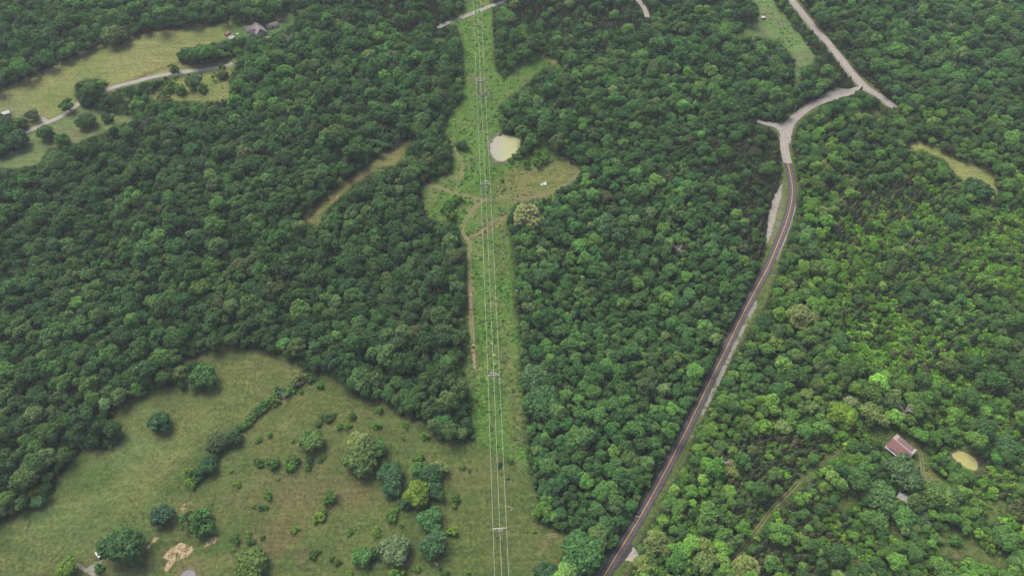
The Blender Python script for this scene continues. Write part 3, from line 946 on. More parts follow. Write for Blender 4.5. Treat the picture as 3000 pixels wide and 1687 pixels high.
def dome_points(n, r, low=-0.35, rx=0.8, rz=0.8, zc=0.0, rough=0.16):
    """points over an uneven dome"""
    k = np.arange(n) + 0.5
    cz = 1 - k / n * (1 - low)
    phi = k * 2.399963 + r.uniform(0, 6.28)
    sz = np.sqrt(np.clip(1 - cz ** 2, 0, 1))
    d = np.stack([sz * np.cos(phi), sz * np.sin(phi), cz], 1) + r.normal(size=(n, 3)) * 0.11
    d /= np.linalg.norm(d, axis=1)[:, None]
    ph = r.uniform(0, 6.28, 6)
    bulge = 1 + rough * (np.sin(2 * phi + ph[0]) * sz * 0.7 + np.sin(3 * phi + ph[1] + 2 * cz) * 0.6 + np.sin(5 * cz + ph[2]) * 0.4 + r.normal(size=n) * 0.35)
    return d * bulge[:, None] * np.array([rx, rx, rz]) + np.array([0, 0, zc])


def trunk_mb(h_crown, r, rad=0.075, top=None, n_limb=5):
    mb = MB()
    top = top or h_crown
    mb.tube([(0, 0, -0.1), (0.02, 0.01, h_crown * 0.45), (0.0, 0.03, top)], [rad * 1.25, rad, rad * 0.35], 7)
    for k in range(n_limb):
        a = k * 2.4 + r.uniform(0, 1)
        z0 = h_crown * r.uniform(0.4, 0.75)
        L = r.uniform(0.35, 0.62)
        mb.tube([(0, 0, z0), (math.cos(a) * L * 0.5, math.sin(a) * L * 0.5, z0 + L * 0.45), (math.cos(a) * L, math.sin(a) * L, z0 + L * 0.7)], [rad * 0.5, rad * 0.33, rad * 0.12], 5)
    return mb


PROTO = {}


def make_broadleaf(k):
    """crown of several limbs' worth of foliage domes, each dome a cluster of leaf sprays"""
    r = np.random.default_rng(100 + k)
    nsub = [9, 8, 11, 7, 9, 8, 14, 8][k % 8]
    zc = [1.45, 1.6, 1.35, 1.7, 1.5, 1.4, 1.3, 1.55][k % 8]
    rz = [0.80, 0.95, 0.70, 1.05, 0.85, 0.78, 0.72, 0.95][k % 8]
    rough = [0.16, 0.30, 0.14, 0.34, 0.24, 0.20, 0.10, 0.34][k % 8]
    sub_r0, sub_r1 = (0.30, 0.40) if nsub > 10 else (0.34, 0.50)
    centres = dome_points(nsub, r, low=-0.30, rx=0.60, rz=rz * 0.62, zc=zc, rough=rough)
    P_, R_ = [], []
    for c_ in centres:
        sr = r.uniform(sub_r0, sub_r1)
        m = int(15 + 22 * sr)
        d = dome_points(m, r, low=-0.45, rx=sr * 0.82, rz=sr * 0.85, zc=0.0, rough=0.10)
        P_.append(c_ + d)
        R_.append(sr * r.uniform(0.22, 0.40, m))
        P_.append(c_[None, :] - np.array([[0, 0, 0.05]]))
        R_.append(np.array([sr * 0.62]))
    P_.append(dome_points(9, r, low=-0.7, rx=0.40, rz=rz * 0.42, zc=zc - 0.05))
    R_.append(r.uniform(0.22, 0.32, 9))
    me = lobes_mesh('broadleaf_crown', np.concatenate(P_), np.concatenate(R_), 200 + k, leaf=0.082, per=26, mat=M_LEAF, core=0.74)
    tm = trunk_mb(zc, r, top=zc + rz * 0.5).mesh('broadleaf_trunk', M_BARK)
    return me, tm, zc, zc + rz * 1.1


def make_cedar(k):
    r = np.random.default_rng(300 + k)
    H = [2.7, 3.1, 2.3, 2.9][k % 4]
    P, Rr = [], []
    for t in np.linspace(0.0, 1.0, 9):
        rad = (1 - t) ** 0.75 * 0.72 * (0.75 if t < 0.08 else 1)
        m = max(1, int(9 * (1 - t)) + 1)
        for j in range(m):
            a = j * 6.283 / m + t * 5 + r.uniform(-0.3, 0.3)
            P.append((math.cos(a) * rad * r.uniform(0.8, 1.1), math.sin(a) * rad * r.uniform(0.8, 1.1), 0.35 + t * (H - 0.45) + r.uniform(-0.08, 0.08)))
            Rr.append(r.uniform(0.2, 0.3) * (1.05 - 0.55 * t))
    for t in (0.2, 0.4, 0.6):
        P.append((0, 0, t * H))
        Rr.append(0.42 * (1.1 - t))
    me = lobes_mesh('cedar_foliage', np.array(P), np.array(Rr), 320 + k, leaf=0.15, per=34, mat=M_NEEDLE, squash=1.25, up_bias=0.35, elong=1.2)
    mb = MB()
    mb.tube([(0, 0, -0.1), (0, 0, H * 0.5), (0, 0, H * 0.9)], [0.085, 0.055, 0.015], 6)
    return me, mb.mesh('cedar_trunk', M_BARK), H * 0.45, H


def make_shrub(k):
    r = np.random.default_rng(400 + k)
    n = [22, 28, 18, 24, 20][k % 5]
    rz = [0.75, 0.6, 0.95, 0.55, 0.8][k % 5]
    pts = dome_points(n, r, low=-0.2, rx=0.70, rz=rz, zc=0.42, rough=0.50)
    rad = r.uniform(0.12, 0.34, n)
    pts = np.concatenate([pts, r.normal(size=(5, 3)) * np.array([0.2, 0.2, 0.12]) + np.array([0, 0, 0.42])])
    rad = np.concatenate([rad, r.uniform(0.25, 0.35, 5)])
    st = MB()
    for j in range(5):
        a = j * 1.26 + r.uniform(0, 1)
        st.tube([(0.05 * math.cos(a), 0.05 * math.sin(a), -0.1), (0.3 * math.cos(a), 0.3 * math.sin(a), 0.5)], [0.03, 0.015], 5)
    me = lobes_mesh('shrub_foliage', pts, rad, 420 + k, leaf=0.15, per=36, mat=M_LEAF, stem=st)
    return me, None, 0.45, 0.42 + rz * 1.1


def make_weed(k):
    r = np.random.default_rng(500 + k)
    n = 9
    pts = np.stack([r.normal(size=n) * 0.42, r.normal(size=n) * 0.42, r.uniform(0.15, 0.45, n)], 1)
    me = lobes_mesh('weed_clump', pts, r.uniform(0.22, 0.4, n), 520 + k, leaf=0.26, per=16, mat=M_LEAF, up_bias=0.5)
    return me


def make_tuft(k):
    r = np.random.default_rng(600 + k)
    V, F, LV = [], [], []
    for j in range(26):
        a, d = r.uniform(0, 6.28), r.uniform(0, 0.8)
        p = np.array([math.cos(a) * d, math.sin(a) * d, -0.03])
        b2 = r.uniform(0, 6.28)
        wv = np.array([math.cos(b2), math.sin(b2), 0]) * r.uniform(0.06, 0.12)
        tip = p + np.array([r.normal() * 0.55, r.normal() * 0.55, r.uniform(0.12, 0.3)])
        o = len(V)
        V += [p - wv, p + wv, tip + wv * 0.4, tip - wv * 0.4]
        F.append((o, o + 1, o + 2, o + 3))
        LV += [r.random()] * 4
    me = bpy.data.meshes.new('grass_tuft')
    me.from_pydata([tuple(v) for v in V], [], F)
    me.materials.append(M_LEAF)
    at_ = me.attributes.new('lv', 'FLOAT', 'POINT')
    at_.data.foreach_set('value', LV)
    me.update()
    return me


BROAD = [make_broadleaf(k) for k in range(8)]
CEDAR = [make_cedar(k) for k in range(4)]
SHRUB = [make_shrub(k) for k in range(5)]
WEED = [make_weed(k) for k in range(4)]
TUFT = [make_tuft(k) for k in range(3)]


def joined(name, a, b_):
    """crown and trunk in one mesh, for the trees that stand too far off to be taken one by one"""
    if b_ is None:
        return a
    va = np.empty(len(a.vertices) * 3)
    a.vertices.foreach_get('co', va)
    vb = np.empty(len(b_.vertices) * 3)
    b_.vertices.foreach_get('co', vb)
    fa = [tuple(p.vertices) for p in a.polygons]
    na = len(a.vertices)
    fb = [tuple(i + na for i in p.vertices) for p in b_.polygons]
    lv = np.empty(na)
    a.attributes['lv'].data.foreach_get('value', lv)
    me = bpy.data.meshes.new(name)
    me.from_pydata(np.concatenate([va, vb]).reshape(-1, 3).tolist(), [], fa + fb)
    me.materials.append(a.materials[0])
    me.materials.append(M_BARK)
    me.polygons.foreach_set('material_index', [0] * len(fa) + [1] * len(fb))
    at_ = me.attributes.new('lv', 'FLOAT', 'POINT')
    at_.data.foreach_set('value', np.concatenate([lv, np.full(len(b_.vertices), 0.5)]))
    me.update()
    return me


def proto_collection(name, meshes):
    c = bpy.data.collections.new(name)
    for k, me in enumerate(meshes):
        o = bpy.data.objects.new('%s_%02d' % (name, k), me)
        c.objects.link(o)
    return c


PC = {
    'broad': proto_collection('broadleaf_pattern', [joined('broadleaf_tree', a, b_) for a, b_, _, _ in BROAD]),
    'cedar': proto_collection('cedar_pattern', [joined('cedar_tree', a, b_) for a, b_, _, _ in CEDAR]),
    'shrub': proto_collection('shrub_pattern', [a for a, _, _, _ in SHRUB]),
    'weed': proto_collection('weed_pattern', WEED),
    'tuft': proto_collection('tuft_pattern', TUFT),
}


def scatter(name, coll, P, rot, scl, pi, tint, label, cat):
    me = bpy.data.meshes.new(name)
    n = len(P)
    me.vertices.add(n)
    me.vertices.foreach_set('co', np.asarray(P, float).ravel())
    for an, ty, data, key in (('rot', 'FLOAT_VECTOR', rot, 'vector'), ('scl', 'FLOAT_VECTOR', scl, 'vector'), ('tint', 'FLOAT_VECTOR', tint, 'vector'), ('pi', 'INT', pi, 'value')):
        a = me.attributes.new(an, ty, 'POINT')
        a.data.foreach_set(key, np.asarray(data).ravel())
    me.update()
    o = obj(name, me)
    ng = bpy.data.node_groups.new(name, 'GeometryNodeTree')
    ng.interface.new_socket('Geometry', in_out='INPUT', socket_type='NodeSocketGeometry')
    ng.interface.new_socket('Geometry', in_out='OUTPUT', socket_type='NodeSocketGeometry')
    gi, go = ng.nodes.new('NodeGroupInput'), ng.nodes.new('NodeGroupOutput')
    ip = ng.nodes.new('GeometryNodeInstanceOnPoints')
    ci = ng.nodes.new('GeometryNodeCollectionInfo')
    ci.inputs['Collection'].default_value = coll
    ci.inputs['Separate Children'].default_value = True
    ci.inputs['Reset Children'].default_value = True
    ip.inputs['Pick Instance'].default_value = True

    def na(nm, ty):
        q = ng.nodes.new('GeometryNodeInputNamedAttribute')
        q.data_type = ty
        q.inputs['Name'].default_value = nm
        return q.outputs['Attribute']
    L = ng.links.new
    L(gi.outputs[0], ip.inputs['Points'])
    L(ci.outputs[0], ip.inputs['Instance'])
    L(na('pi', 'INT'), ip.inputs['Instance Index'])
    e2r = ng.nodes.new('FunctionNodeEulerToRotation')
    L(na('rot', 'FLOAT_VECTOR'), e2r.inputs[0])
    L(e2r.outputs[0], ip.inputs['Rotation'])
    L(na('scl', 'FLOAT_VECTOR'), ip.inputs['Scale'])
    L(ip.outputs[0], go.inputs[0])
    md = o.modifiers.new('scatter', 'NODES')
    md.node_group = ng
    tag(o, label, cat, kind='stuff')
    return o


# ------------------------------------------------------------------ where the plants stand
def zone(poly):
    return rpoly(poly)


Z_CEDAR = (zone([(1790, 330), (1900, 300), (1962, 335), (1968, 470), (1936, 560), (1932, 640), (1885, 650), (1850, 570), (1800, 520), (1765, 440)]) * 0.8
           + zone([(1288, -200), (1640, -200), (1640, 60), (1560, 82), (1290, 80)]) * 0.78
           + zone([(935, -200), (1101, -200), (1104, 60), (1090, 92), (1000, 85), (940, 40)]) * 0.72
           + zone([(1663, 180), (1780, 175), (1863, 200), (1850, 262), (1760, 250)]) * 0.38
           + zone([(1945, -60), (1975, -60), (2170, 225), (2100, 225), (2040, 175), (2060, 140)]) * 0.75
           + zone([(2010, -60), (2120, -60), (2180, 120), (2240, 240), (2180, 205), (2080, 80)]) * 0.5
           + zone([(1800, 1110), (1932, 1080), (2082, 1100), (2082, 1150), (1990, 1225), (1905, 1320), (1870, 1330), (1840, 1260)]) * 0.72
           + zone([(1945, 1290), (2050, 1190), (2085, 1230), (2060, 1300), (2060, 1500), (1905, 1500), (1880, 1420)]) * 0.6
           + zone([(1613, 560), (1700, 550), (1750, 600), (1740, 640), (1650, 630)]) * 0.45
           + zone([(515, 246), (590, 240), (595, 268), (525, 272)]) * 0.8
           + zone([(2040, 440), (2290, 400), (2330, 480), (2250, 560), (2100, 600)]) * 0.35)
Z_CEDAR = np.clip(Z_CEDAR, 0, 0.85)
Z_SCRUB = zone([(2100, 520), (2290, 410), (2420, 500), (2700, 520), (2700, 1020), (2480, 1010), (2350, 960), (2230, 950), (2140, 880), (2110, 760), (2085, 640)])
Z_SE = zone([(1900, 1060), (2140, 960), (2700, 1000), (2700, 1600), (1600, 1600), (1700, 1300)])
Z_SCRUB2 = zone([(2060, 1040), (2230, 1010), (2220, 1110), (2120, 1130), (2060, 1100)]) | zone([(2060, 1240), (2200, 1300), (2200, 1480), (2060, 1480)]) | zone([(2400, 1100), (2576, 1080), (2700, 1330), (2480, 1330)]) \
    | zone([(2390, 225), (2700, 215), (2700, 300), (2420, 285)]) | zone([(250, 235), (370, 215), (380, 260), (330, 290), (262, 275)]) | zone([(1244, 70), (1290, 100), (1280, 190), (1250, 180)]) \
    | zone([(1290, 690), (1308, 690), (1318, 860), (1300, 860)])
Z_EAST = zone([(1990, 640), (2010, 440), (2030, 300), (2250, 270), (2700, 300), (2700, 1700), (1450, 1700), (1620, 1400), (1720, 1180), (1880, 870), (1960, 700)])
Z_MID = zone([(1290, 560), (1460, 440), (1420, 380), (1520, 250), (1960, 320), (1985, 420), (1980, 560), (1880, 760), (1720, 1080), (1520, 1440), (1350, 1440), (1330, 1180), (1300, 800)])
Z_WEST = zone([(-300, 380), (1180, 230), (1190, 1120), (-300, 1500)])
T_WEST = [((0.024, 0.048, 0.026), 3.2), ((0.030, 0.060, 0.030), 4.5), ((0.040, 0.074, 0.034), 3.2), ((0.056, 0.098, 0.042), 1.3), ((0.046, 0.070, 0.036), 1.0), ((0.070, 0.100, 0.055), 0.45), ((0.050, 0.058, 0.036), 0.12)]
T_MID = [((0.026, 0.056, 0.027), 3.2), ((0.033, 0.070, 0.031), 4.5), ((0.046, 0.090, 0.037), 3.2), ((0.064, 0.118, 0.042), 1.5), ((0.046, 0.074, 0.036), 0.9), ((0.076, 0.106, 0.056), 0.3), ((0.050, 0.058, 0.036), 0.10)]
T_EAST = [((0.033, 0.066, 0.029), 2.2), ((0.044, 0.090, 0.030), 4.0), ((0.060, 0.118, 0.034), 3.4), ((0.084, 0.148, 0.042), 1.5), ((0.048, 0.078, 0.034), 0.6), ((0.084, 0.120, 0.054), 0.45), ((0.050, 0.058, 0.036), 0.10)]
TWORD = ['very dark green', 'dark green', 'mid green', 'bright green', 'olive green', 'pale yellow-green', 'brownish']
T_CEDAR = [((0.040, 0.050, 0.028), 3), ((0.050, 0.056, 0.031), 3), ((0.060, 0.060, 0.035), 1.2), ((0.034, 0.054, 0.030), 2.5)]
CWORD = ['dark olive', 'olive brown', 'rusty brown', 'dark green']
T_SCRUB = [((0.058, 0.118, 0.032), 4), ((0.076, 0.145, 0.038), 4), ((0.046, 0.092, 0.030), 3), ((0.100, 0.165, 0.050), 1.2), ((0.080, 0.110, 0.045), 1)]
SWORD = ['mid green', 'bright green', 'dark green', 'light yellow-green', 'olive']


def pick(tab, r):
    w = np.array([q[1] for q in tab])
    return int(r.choice(len(tab), p=w / w.sum()))


R0 = np.random.default_rng(77)
HASH = {}
HC = 8.0


def near_ok(x, y, r, f):
    i, j = int(x // HC), int(y // HC)
    for a in range(i - 2, i + 3):
        for b_ in range(j - 2, j + 3):
            for (X, Y, Rr) in HASH.get((a, b_), ()):
                if (X - x) ** 2 + (Y - y) ** 2 < (f * (r + Rr)) ** 2:
                    return False
    return True


def put(x, y, r):
    HASH.setdefault((int(x // HC), int(y // HC)), []).append((x, y, r))


PLANTS = []          # dicts
TG = {'broad': np.array([1.84, 2.16, 1.50]), 'shrub': np.array([1.76, 2.14, 1.18]), 'cedar': np.array([1.55, 1.75, 1.45])}
SZ_RING = [(math.cos(a) * q, math.sin(a) * q) for q, m in ((0.6, 6), (1.0, 10), (1.16, 12)) for a in np.arange(m) / m * 6.2832] + [(0, 0)]
SZ_RING = np.array(SZ_RING)


def clear(px_, py_, rp, lim):
    j, i = ridx(px_ + SZ_RING[:, 0] * rp, py_ + SZ_RING[:, 1] * rp * 0.95)
    return open_m[j, i].mean() <= lim


def add(kind, k, x, y, r, tint, word, zone_name, sz=1.0, label=None, group=None, cat=None, feature=False):
    z = float(hgt(x, y))
    tint = tuple(np.array(tint) * TG[kind])
    PLANTS.append(dict(kind=kind, k=k, x=x, y=y, z=z, r=r, sz=sz, rot=R0.uniform(0, 6.28), tint=tint, word=word, zone=zone_name, label=label, group=group, cat=cat, feature=feature))
    put(x, y, r if kind != 'shrub' else r * 0.8)


OPEN_DROP = 0.55


def crown_place(px_, py_, dia, proto, sz=1.0, drop=0.0):
    """ground position and radius of a plant whose crown centre and width were read off the photograph"""
    zc = proto[2] - drop
    r = 5.0
    for _ in range(6):
        x, y, z = G(px_, py_, zc * r * sz)
        d = depth_at(x, y, z)
        r = dia / 2 * d / FPX
    return x, y, r


# --- single trees and bushes seen standing by themselves: (px, py, crown px, kind, proto, tint, label)
DK, BG, MG, BR, YG, PL, GY, OL, BN = ((0.026, 0.055, 0.032), (0.030, 0.062, 0.040), (0.042, 0.082, 0.036), (0.062, 0.122, 0.036), (0.095, 0.145, 0.040), (0.125, 0.145, 0.072), (0.075, 0.098, 0.066),
                                      (0.064, 0.082, 0.038), (0.070, 0.064, 0.042))
FEAT = [
    # meadow
    (402, 1061, 62, 'b', 5, DK, 'dark round tree alone in the open west meadow'),
    (547, 1113, 60, 'b', 6, (0.045, 0.056, 0.034), 'dark brownish round tree heading the meadow hedgerow'),
    (588, 1100, 42, 'b', 1, DK, 'dark green tree tucked behind the brownish hedgerow tree'),
    (541, 1145, 28, 's', 0, DK, 'dark bush below the brownish hedgerow tree'),
    (522, 1171, 50, 'b', 0, DK, 'dark tree midway down the meadow hedgerow'),
    (500, 1194, 38, 's', 1, DK, 'dark low tree beside two bright hedgerow bushes'),
    (476, 1190, 26, 's', 2, YG, 'upper bright bush at the foot of the hedgerow'),
    (480, 1213, 32, 's', 3, YG, 'lower bright bush ending the hedgerow'),
    (407, 1298, 63, 'b', 2, (0.026, 0.052, 0.040), 'dark blue-green round tree above the orange soil scar'),
    (500, 1312, 70, 's', 1, (0.034, 0.074, 0.034), 'wide oval dark bush in the meadow beside pale soil streaks'),
    (310, 1370, 98, 'b', 4, (0.030, 0.062, 0.030), 'large spreading tree overhanging the metal shed'),
    (170, 1430, 52, 'b', 3, YG, 'yellow-green tree beside the pale gravel patch'),
    (250, 1430, 24, 's', 2, MG, 'small green bush between gravel patch and metal shed'),
    (632, 1418, 88, 'b', 6, (0.082, 0.115, 0.045), 'light green round tree east of the muddy pool'),
    (785, 1106, 66, 'b', 2, (0.062, 0.098, 0.040), 'round green tree alone in the middle of the meadow'),
    (904, 1112, 64, 'b', 0, PL, 'pale yellow-green tree topping the meadow clump'),
    (908, 1155, 92, 'b', 6, (0.074, 0.104, 0.048), 'broad sage-green tree below the pale one in the meadow clump'),
    (949, 1124, 48, 'b', 3, MG, 'mid green tree behind the pale tree of the meadow clump'),
    (984, 1190, 66, 'b', 2, BG, 'dark blue-green tree left of the bright yellow-green tree'),
    (986, 1226, 54, 'b', 5, BG, 'lower dark blue-green crown beside the bright yellow-green tree'),
    (1054, 1184, 54, 'b', 1, MG, 'green tree in the row nearest the power line'),
    (1104, 1178, 42, 'b', 3, PL, 'pale tree at the right of the row nearest the power line'),
    (1087, 1197, 54, 'b', 4, DK, 'dark tree under the pale one near the power line'),
    (1094, 1232, 46, 'b', 7, DK, 'dark small tree right of the bright yellow-green tree'),
    (1049, 1242, 74, 'b', 0, (0.110, 0.150, 0.034), 'bright yellow-green tree in the meadow'),
    (1018, 1264, 36, 'b', 5, DK, 'small dark tree at the left foot of the bright yellow-green tree'),
    (1084, 1308, 62, 'b', 7, (0.040, 0.085, 0.042), 'green pointed tree below the bright yellow-green tree'),
    (1091, 1372, 66, 'b', 4, (0.036, 0.072, 0.044), 'dark green tree with a dead limb at its foot'),
    (994, 1382, 84, 'b', 6, GY, 'grey-green broad tree at the south end of the meadow'),
    (911, 1400, 54, 'b', 0, (0.046, 0.098, 0.036), 'fresh green tree left of the grey-green tree'),
    (942, 1394, 32, 's', 0, DK, 'dark bush squeezed against the grey-green tree'),
    (999, 1437, 42, 's', 2, BR, 'bright green bush below the grey-green tree'),
    (1370, 1282, 48, 'b', 7, (0.075, 0.135, 0.036), 'bright green egg-shaped tree at the wood edge by the power line'),
    (1463, 1392, 116, 'b', 6, (0.036, 0.080, 0.034), 'huge green tree between meadow and paved road'),
    (1375, 1440, 64, 'b', 2, DK, 'dark tree at the south wood edge of the power line meadow'),
    (510, 949, 74, 'b', 2, (0.034, 0.074, 0.032), 'big round tree bulging from the wood into the meadow'),
    (455, 937, 46, 'b', 1, (0.088, 0.108, 0.056), 'pale olive tree beside the big round wood-edge tree'),
    (346, 981, 46, 'b', 5, (0.050, 0.100, 0.036), 'fresh green round tree at the meadow corner of the wood'),
    (86, 1240, 38, 'b', 0, (0.078, 0.100, 0.030), 'yellowish tree at the foot of the west wood'),
    (100, 1258, 40, 'b', 2, (0.040, 0.080, 0.040), 'green tree under the yellowish one at the west wood'),
    (904, 957, 72, 'b', 0, (0.042, 0.076, 0.038), 'big rounded tree at the meadow end of the central wood'),
    (1116, 1058, 54, 'b', 4, (0.042, 0.092, 0.044), 'blue-green tree at the corner of the wood by the power line'),
    (1363, 1015, 106, 'b', 6, (0.034, 0.068, 0.036), 'giant dome-shaped tree beside the power line clearing'),
    (1344, 950, 78, 'b', 2, (0.042, 0.074, 0.044), 'grey-green large tree just above the giant dome-shaped tree'),
    (1326, 545, 80, 'b', 1, (0.165, 0.158, 0.095), 'large cream-coloured flowering tree by the clearing'),
    (1473, 602, 32, 'b', 3, (0.062, 0.120, 0.046), 'small bright tree below the cream-coloured tree'),
    (1520, 568, 68, 'b', 0, (0.036, 0.070, 0.038), 'big dark tree right of the small bright tree'),
    (1474, 738, 26, 'b', 1, PL, 'small cream tree in the wood between line and road'),
    # farm, north-west
    (288, 92, 62, 'b', 0, (0.088, 0.112, 0.056), 'pale green tree bulging into the hay field'),
    (470, 138, 46, 'b', 6, (0.036, 0.074, 0.034), 'left tree of the hedge clump inside the hay field'),
    (506, 132, 48, 'b', 4, (0.032, 0.066, 0.034), 'second tree of the hedge clump inside the hay field'),
    (540, 128, 48, 'b', 2, (0.036, 0.072, 0.034), 'third tree of the hedge clump inside the hay field'),
    (572, 120, 44, 'b', 5, (0.032, 0.064, 0.034), 'right tree of the hedge clump inside the hay field'),
    (170, 266, 36, 'b', 3, (0.038, 0.080, 0.032), 'tree standing on the edge of the concrete driveway'),
    (217, 305, 52, 'b', 6, (0.038, 0.070, 0.036), 'round olive-green tree on the lawn below the driveway'),
    (271, 299, 29, 's', 1, (0.034, 0.054, 0.034), 'dark low bush on the lawn below the driveway'),
    (82, 290, 32, 'b', 7, (0.052, 0.068, 0.048), 'greyish tree beside the driveway spur'),
    (50, 310, 38, 'b', 5, (0.052, 0.105, 0.036), 'bright green tree left of the driveway spur'),
    (14, 312, 40, 'b', 4, (0.034, 0.054, 0.036), 'dark tree in front of the white shed'),
    (45, 352, 62, 'b', 2, DK, 'dark broad tree below the driveway end'),
    (115, 335, 46, 'b', 0, (0.034, 0.072, 0.032), 'dark green tree just below the driveway'),
    (155, 352, 40, 'b', 5, (0.054, 0.108, 0.036), 'bright tree at the corner of the west lawn'),
    (438, 176, 24, 's', 2, (0.040, 0.084, 0.034), 'small tree on the verge of the driveway'),
    (558, 170, 16, 's', 0, MG, 'bush by the wide end of the driveway'),
    (487, 206, 46, 'b', 2, (0.040, 0.068, 0.040), 'grey-green tree in the shrubby clearing below the driveway'),
    (432, 218, 30, 's', 1, (0.056, 0.108, 0.034), 'bright shrub clump in the clearing below the driveway'),
    (416, 234, 26, 's', 3, (0.060, 0.112, 0.034), 'low bright shrub in the clearing below the driveway'),
    (455, 230, 30, 's', 0, (0.052, 0.098, 0.034), 'green shrub beside the grey-green clearing tree'),
    (510, 228, 24, 's', 2, MG, 'green bush right of the grey-green clearing tree'),
    (557, 190, 34, 's', 4, (0.080, 0.100, 0.058), 'sage coloured shrub near the driveway end'),
    (415, 250, 30, 's', 1, (0.070, 0.074, 0.050), 'drab brownish shrub at the edge of the clearing'),
    (232, 226, 46, 'b', 0, (0.032, 0.062, 0.032), 'dark tree at the driveway gap'),
    (214, 254, 34, 'b', 5, DK, 'dark tree shading the driveway'),
    (652, 104, 40, 'b', 1, (0.036, 0.062, 0.038), 'dark tree in front of the house'),
    (676, 104, 22, 'b', 4, DK, 'small dark tree at the patio of the house'),
    # clearing with the pond
    (1164, 366, 26, 'b', 7, DK, 'dark narrow tree standing in the clearing left of the pond'),
    (1153, 368, 16, 's', 0, DK, 'low dark bush beside the narrow tree left of the pond'),
    (1131, 515, 32, 's', 1, (0.050, 0.098, 0.032), 'upper bush of the pair in the clearing west of the line'),
    (1137, 543, 30, 's', 2, (0.062, 0.115, 0.034), 'bright lower bush of the pair in the clearing west of the line'),
    (1116, 529, 18, 's', 0, MG, 'small bush left of the bush pair'),
    (1154, 503, 24, 's', 3, (0.070, 0.120, 0.036), 'light bush above the bush pair'),
    (1353, 410, 28, 's', 2, (0.040, 0.082, 0.032), 'dark green thicket tree near the pond corner of the clearing'),
    (1370, 406, 22, 's', 0, (0.046, 0.090, 0.034), 'green bush right of the thicket tree'),
    (1326, 411, 18, 's', 1, (0.036, 0.072, 0.034), 'dark bush left of the thicket tree'),
    (1350, 384, 22, 's', 4, (0.070, 0.125, 0.034), 'bright bush above the thicket tree'),
    (1375, 391, 18, 's', 3, (0.070, 0.120, 0.040), 'light bush by the bare corner'),
    (1385, 403, 12, 's', 2, PL, 'pale little bush by the bare corner'),
    (1327, 423, 12, 's', 1, (0.082, 0.135, 0.040), 'pale round bush on the open slope'),
    (1263, 455, 12, 's', 0, (0.095, 0.150, 0.034), 'bright little round bush just right of the line'),
    (1313, 380, 22, 's', 2, (0.040, 0.084, 0.034), 'bush on the east shore of the pond'),
    (1300, 394, 20, 's', 1, (0.052, 0.105, 0.034), 'bright bush on the southeast shore of the pond'),
    (1285, 404, 16, 's', 3, (0.070, 0.125, 0.034), 'low bright bush on the south shore of the pond'),
    (1334, 355, 46, 'b', 0, (0.036, 0.072, 0.034), 'green tree on the east side of the pond'),
    # east of the road
    (2014, 800, 82, 'b', 1, (0.112, 0.128, 0.062), 'pale olive tree east of the road bend'),
    (1985, 720, 40, 'b', 3, (0.100, 0.125, 0.055), 'pale slim tree at the edge of the paved road'),
    (2070, 420, 36, 'b', 1, (0.120, 0.135, 0.060), 'pale tree near the end of the weathered road'),
    (2460, 480, 72, 'b', 6, (0.026, 0.056, 0.030), 'big dark tree in front of the mown field'),
    (2117, 1045, 78, 'b', 0, (0.115, 0.175, 0.034), 'brilliant yellow-green tree in the eastern wood'),
    (2197, 1036, 62, 'b', 7, (0.112, 0.140, 0.060), 'pale green tree right of the brilliant yellow-green tree'),
    (2138, 1012, 34, 'b', 3, (0.125, 0.135, 0.095), 'greyish pale tree above the brilliant yellow-green tree'),
    (1650, 1366, 76, 'b', 1, (0.105, 0.128, 0.058), 'pale olive tree at the farm entrance'),
    (1618, 1425, 56, 'b', 3, (0.118, 0.140, 0.056), 'yellowish pale tree south of the farm entrance'),
    (1838, 1183, 40, 'b', 7, (0.150, 0.165, 0.070), 'cream tree among the dark young cedars'),
    (1878, 1430, 78, 'b', 1, (0.125, 0.140, 0.062), 'pale spreading tree at the end of the farm track'),
    (1770, 1418, 60, 'b', 3, (0.092, 0.122, 0.052), 'light green tree south of the roadside wood'),
    (2270, 1190, 86, 'b', 4, (0.044, 0.074, 0.042), 'large grey-green tree just below the red-roofed barn'),
    (2212, 1250, 88, 'b', 6, (0.046, 0.084, 0.040), 'broad green tree left of the grey shed'),
    (2357, 1248, 90, 'b', 0, (0.070, 0.112, 0.044), 'broad light tree right of the grey shed'),
    (2532, 1122, 62, 'b', 2, (0.032, 0.070, 0.036), 'dark tree above the yellow pond'),
    (2557, 1286, 44, 's', 1, (0.050, 0.052, 0.034), 'brown-dark round cedar bush southeast of the pond'),
    (2420, 1293, 48, 'b', 7, (0.082, 0.138, 0.034), 'bright tree leaning over the small clearing'),
    (2454, 1266, 42, 'b', 5, (0.080, 0.130, 0.036), 'bright round tree south of the yellow pond'),
    (2532, 1352, 66, 'b', 2, (0.062, 0.118, 0.040), 'fresh green tree beside the southeastern clearing'),
    (2482, 1368, 36, 's', 2, (0.090, 0.150, 0.036), 'bright bush on the edge of the southeastern clearing'),
    (2400, 1434, 32, 's', 4, (0.135, 0.160, 0.034), 'yellow bush south of the southeastern clearing'),
    (2202, 1310, 62, 'b', 4, (0.056, 0.104, 0.038), 'green tree below the broad tree left of the shed'),
    (2270, 1300, 66, 'b', 0, (0.048, 0.098, 0.034), 'green tree standing in front of the grey shed'),
    (2320, 1302, 42, 'b', 7, (0.056, 0.080, 0.056), 'blue-grey tree beside the green tree in front of the shed'),
    (2400, 1360, 34, 's', 0, (0.044, 0.092, 0.036), 'round dark bush in the southeastern clearing'),
    (2395, 1112, 24, 's', 3, (0.090, 0.150, 0.036), 'bright round bush above the yellow pond'),
]
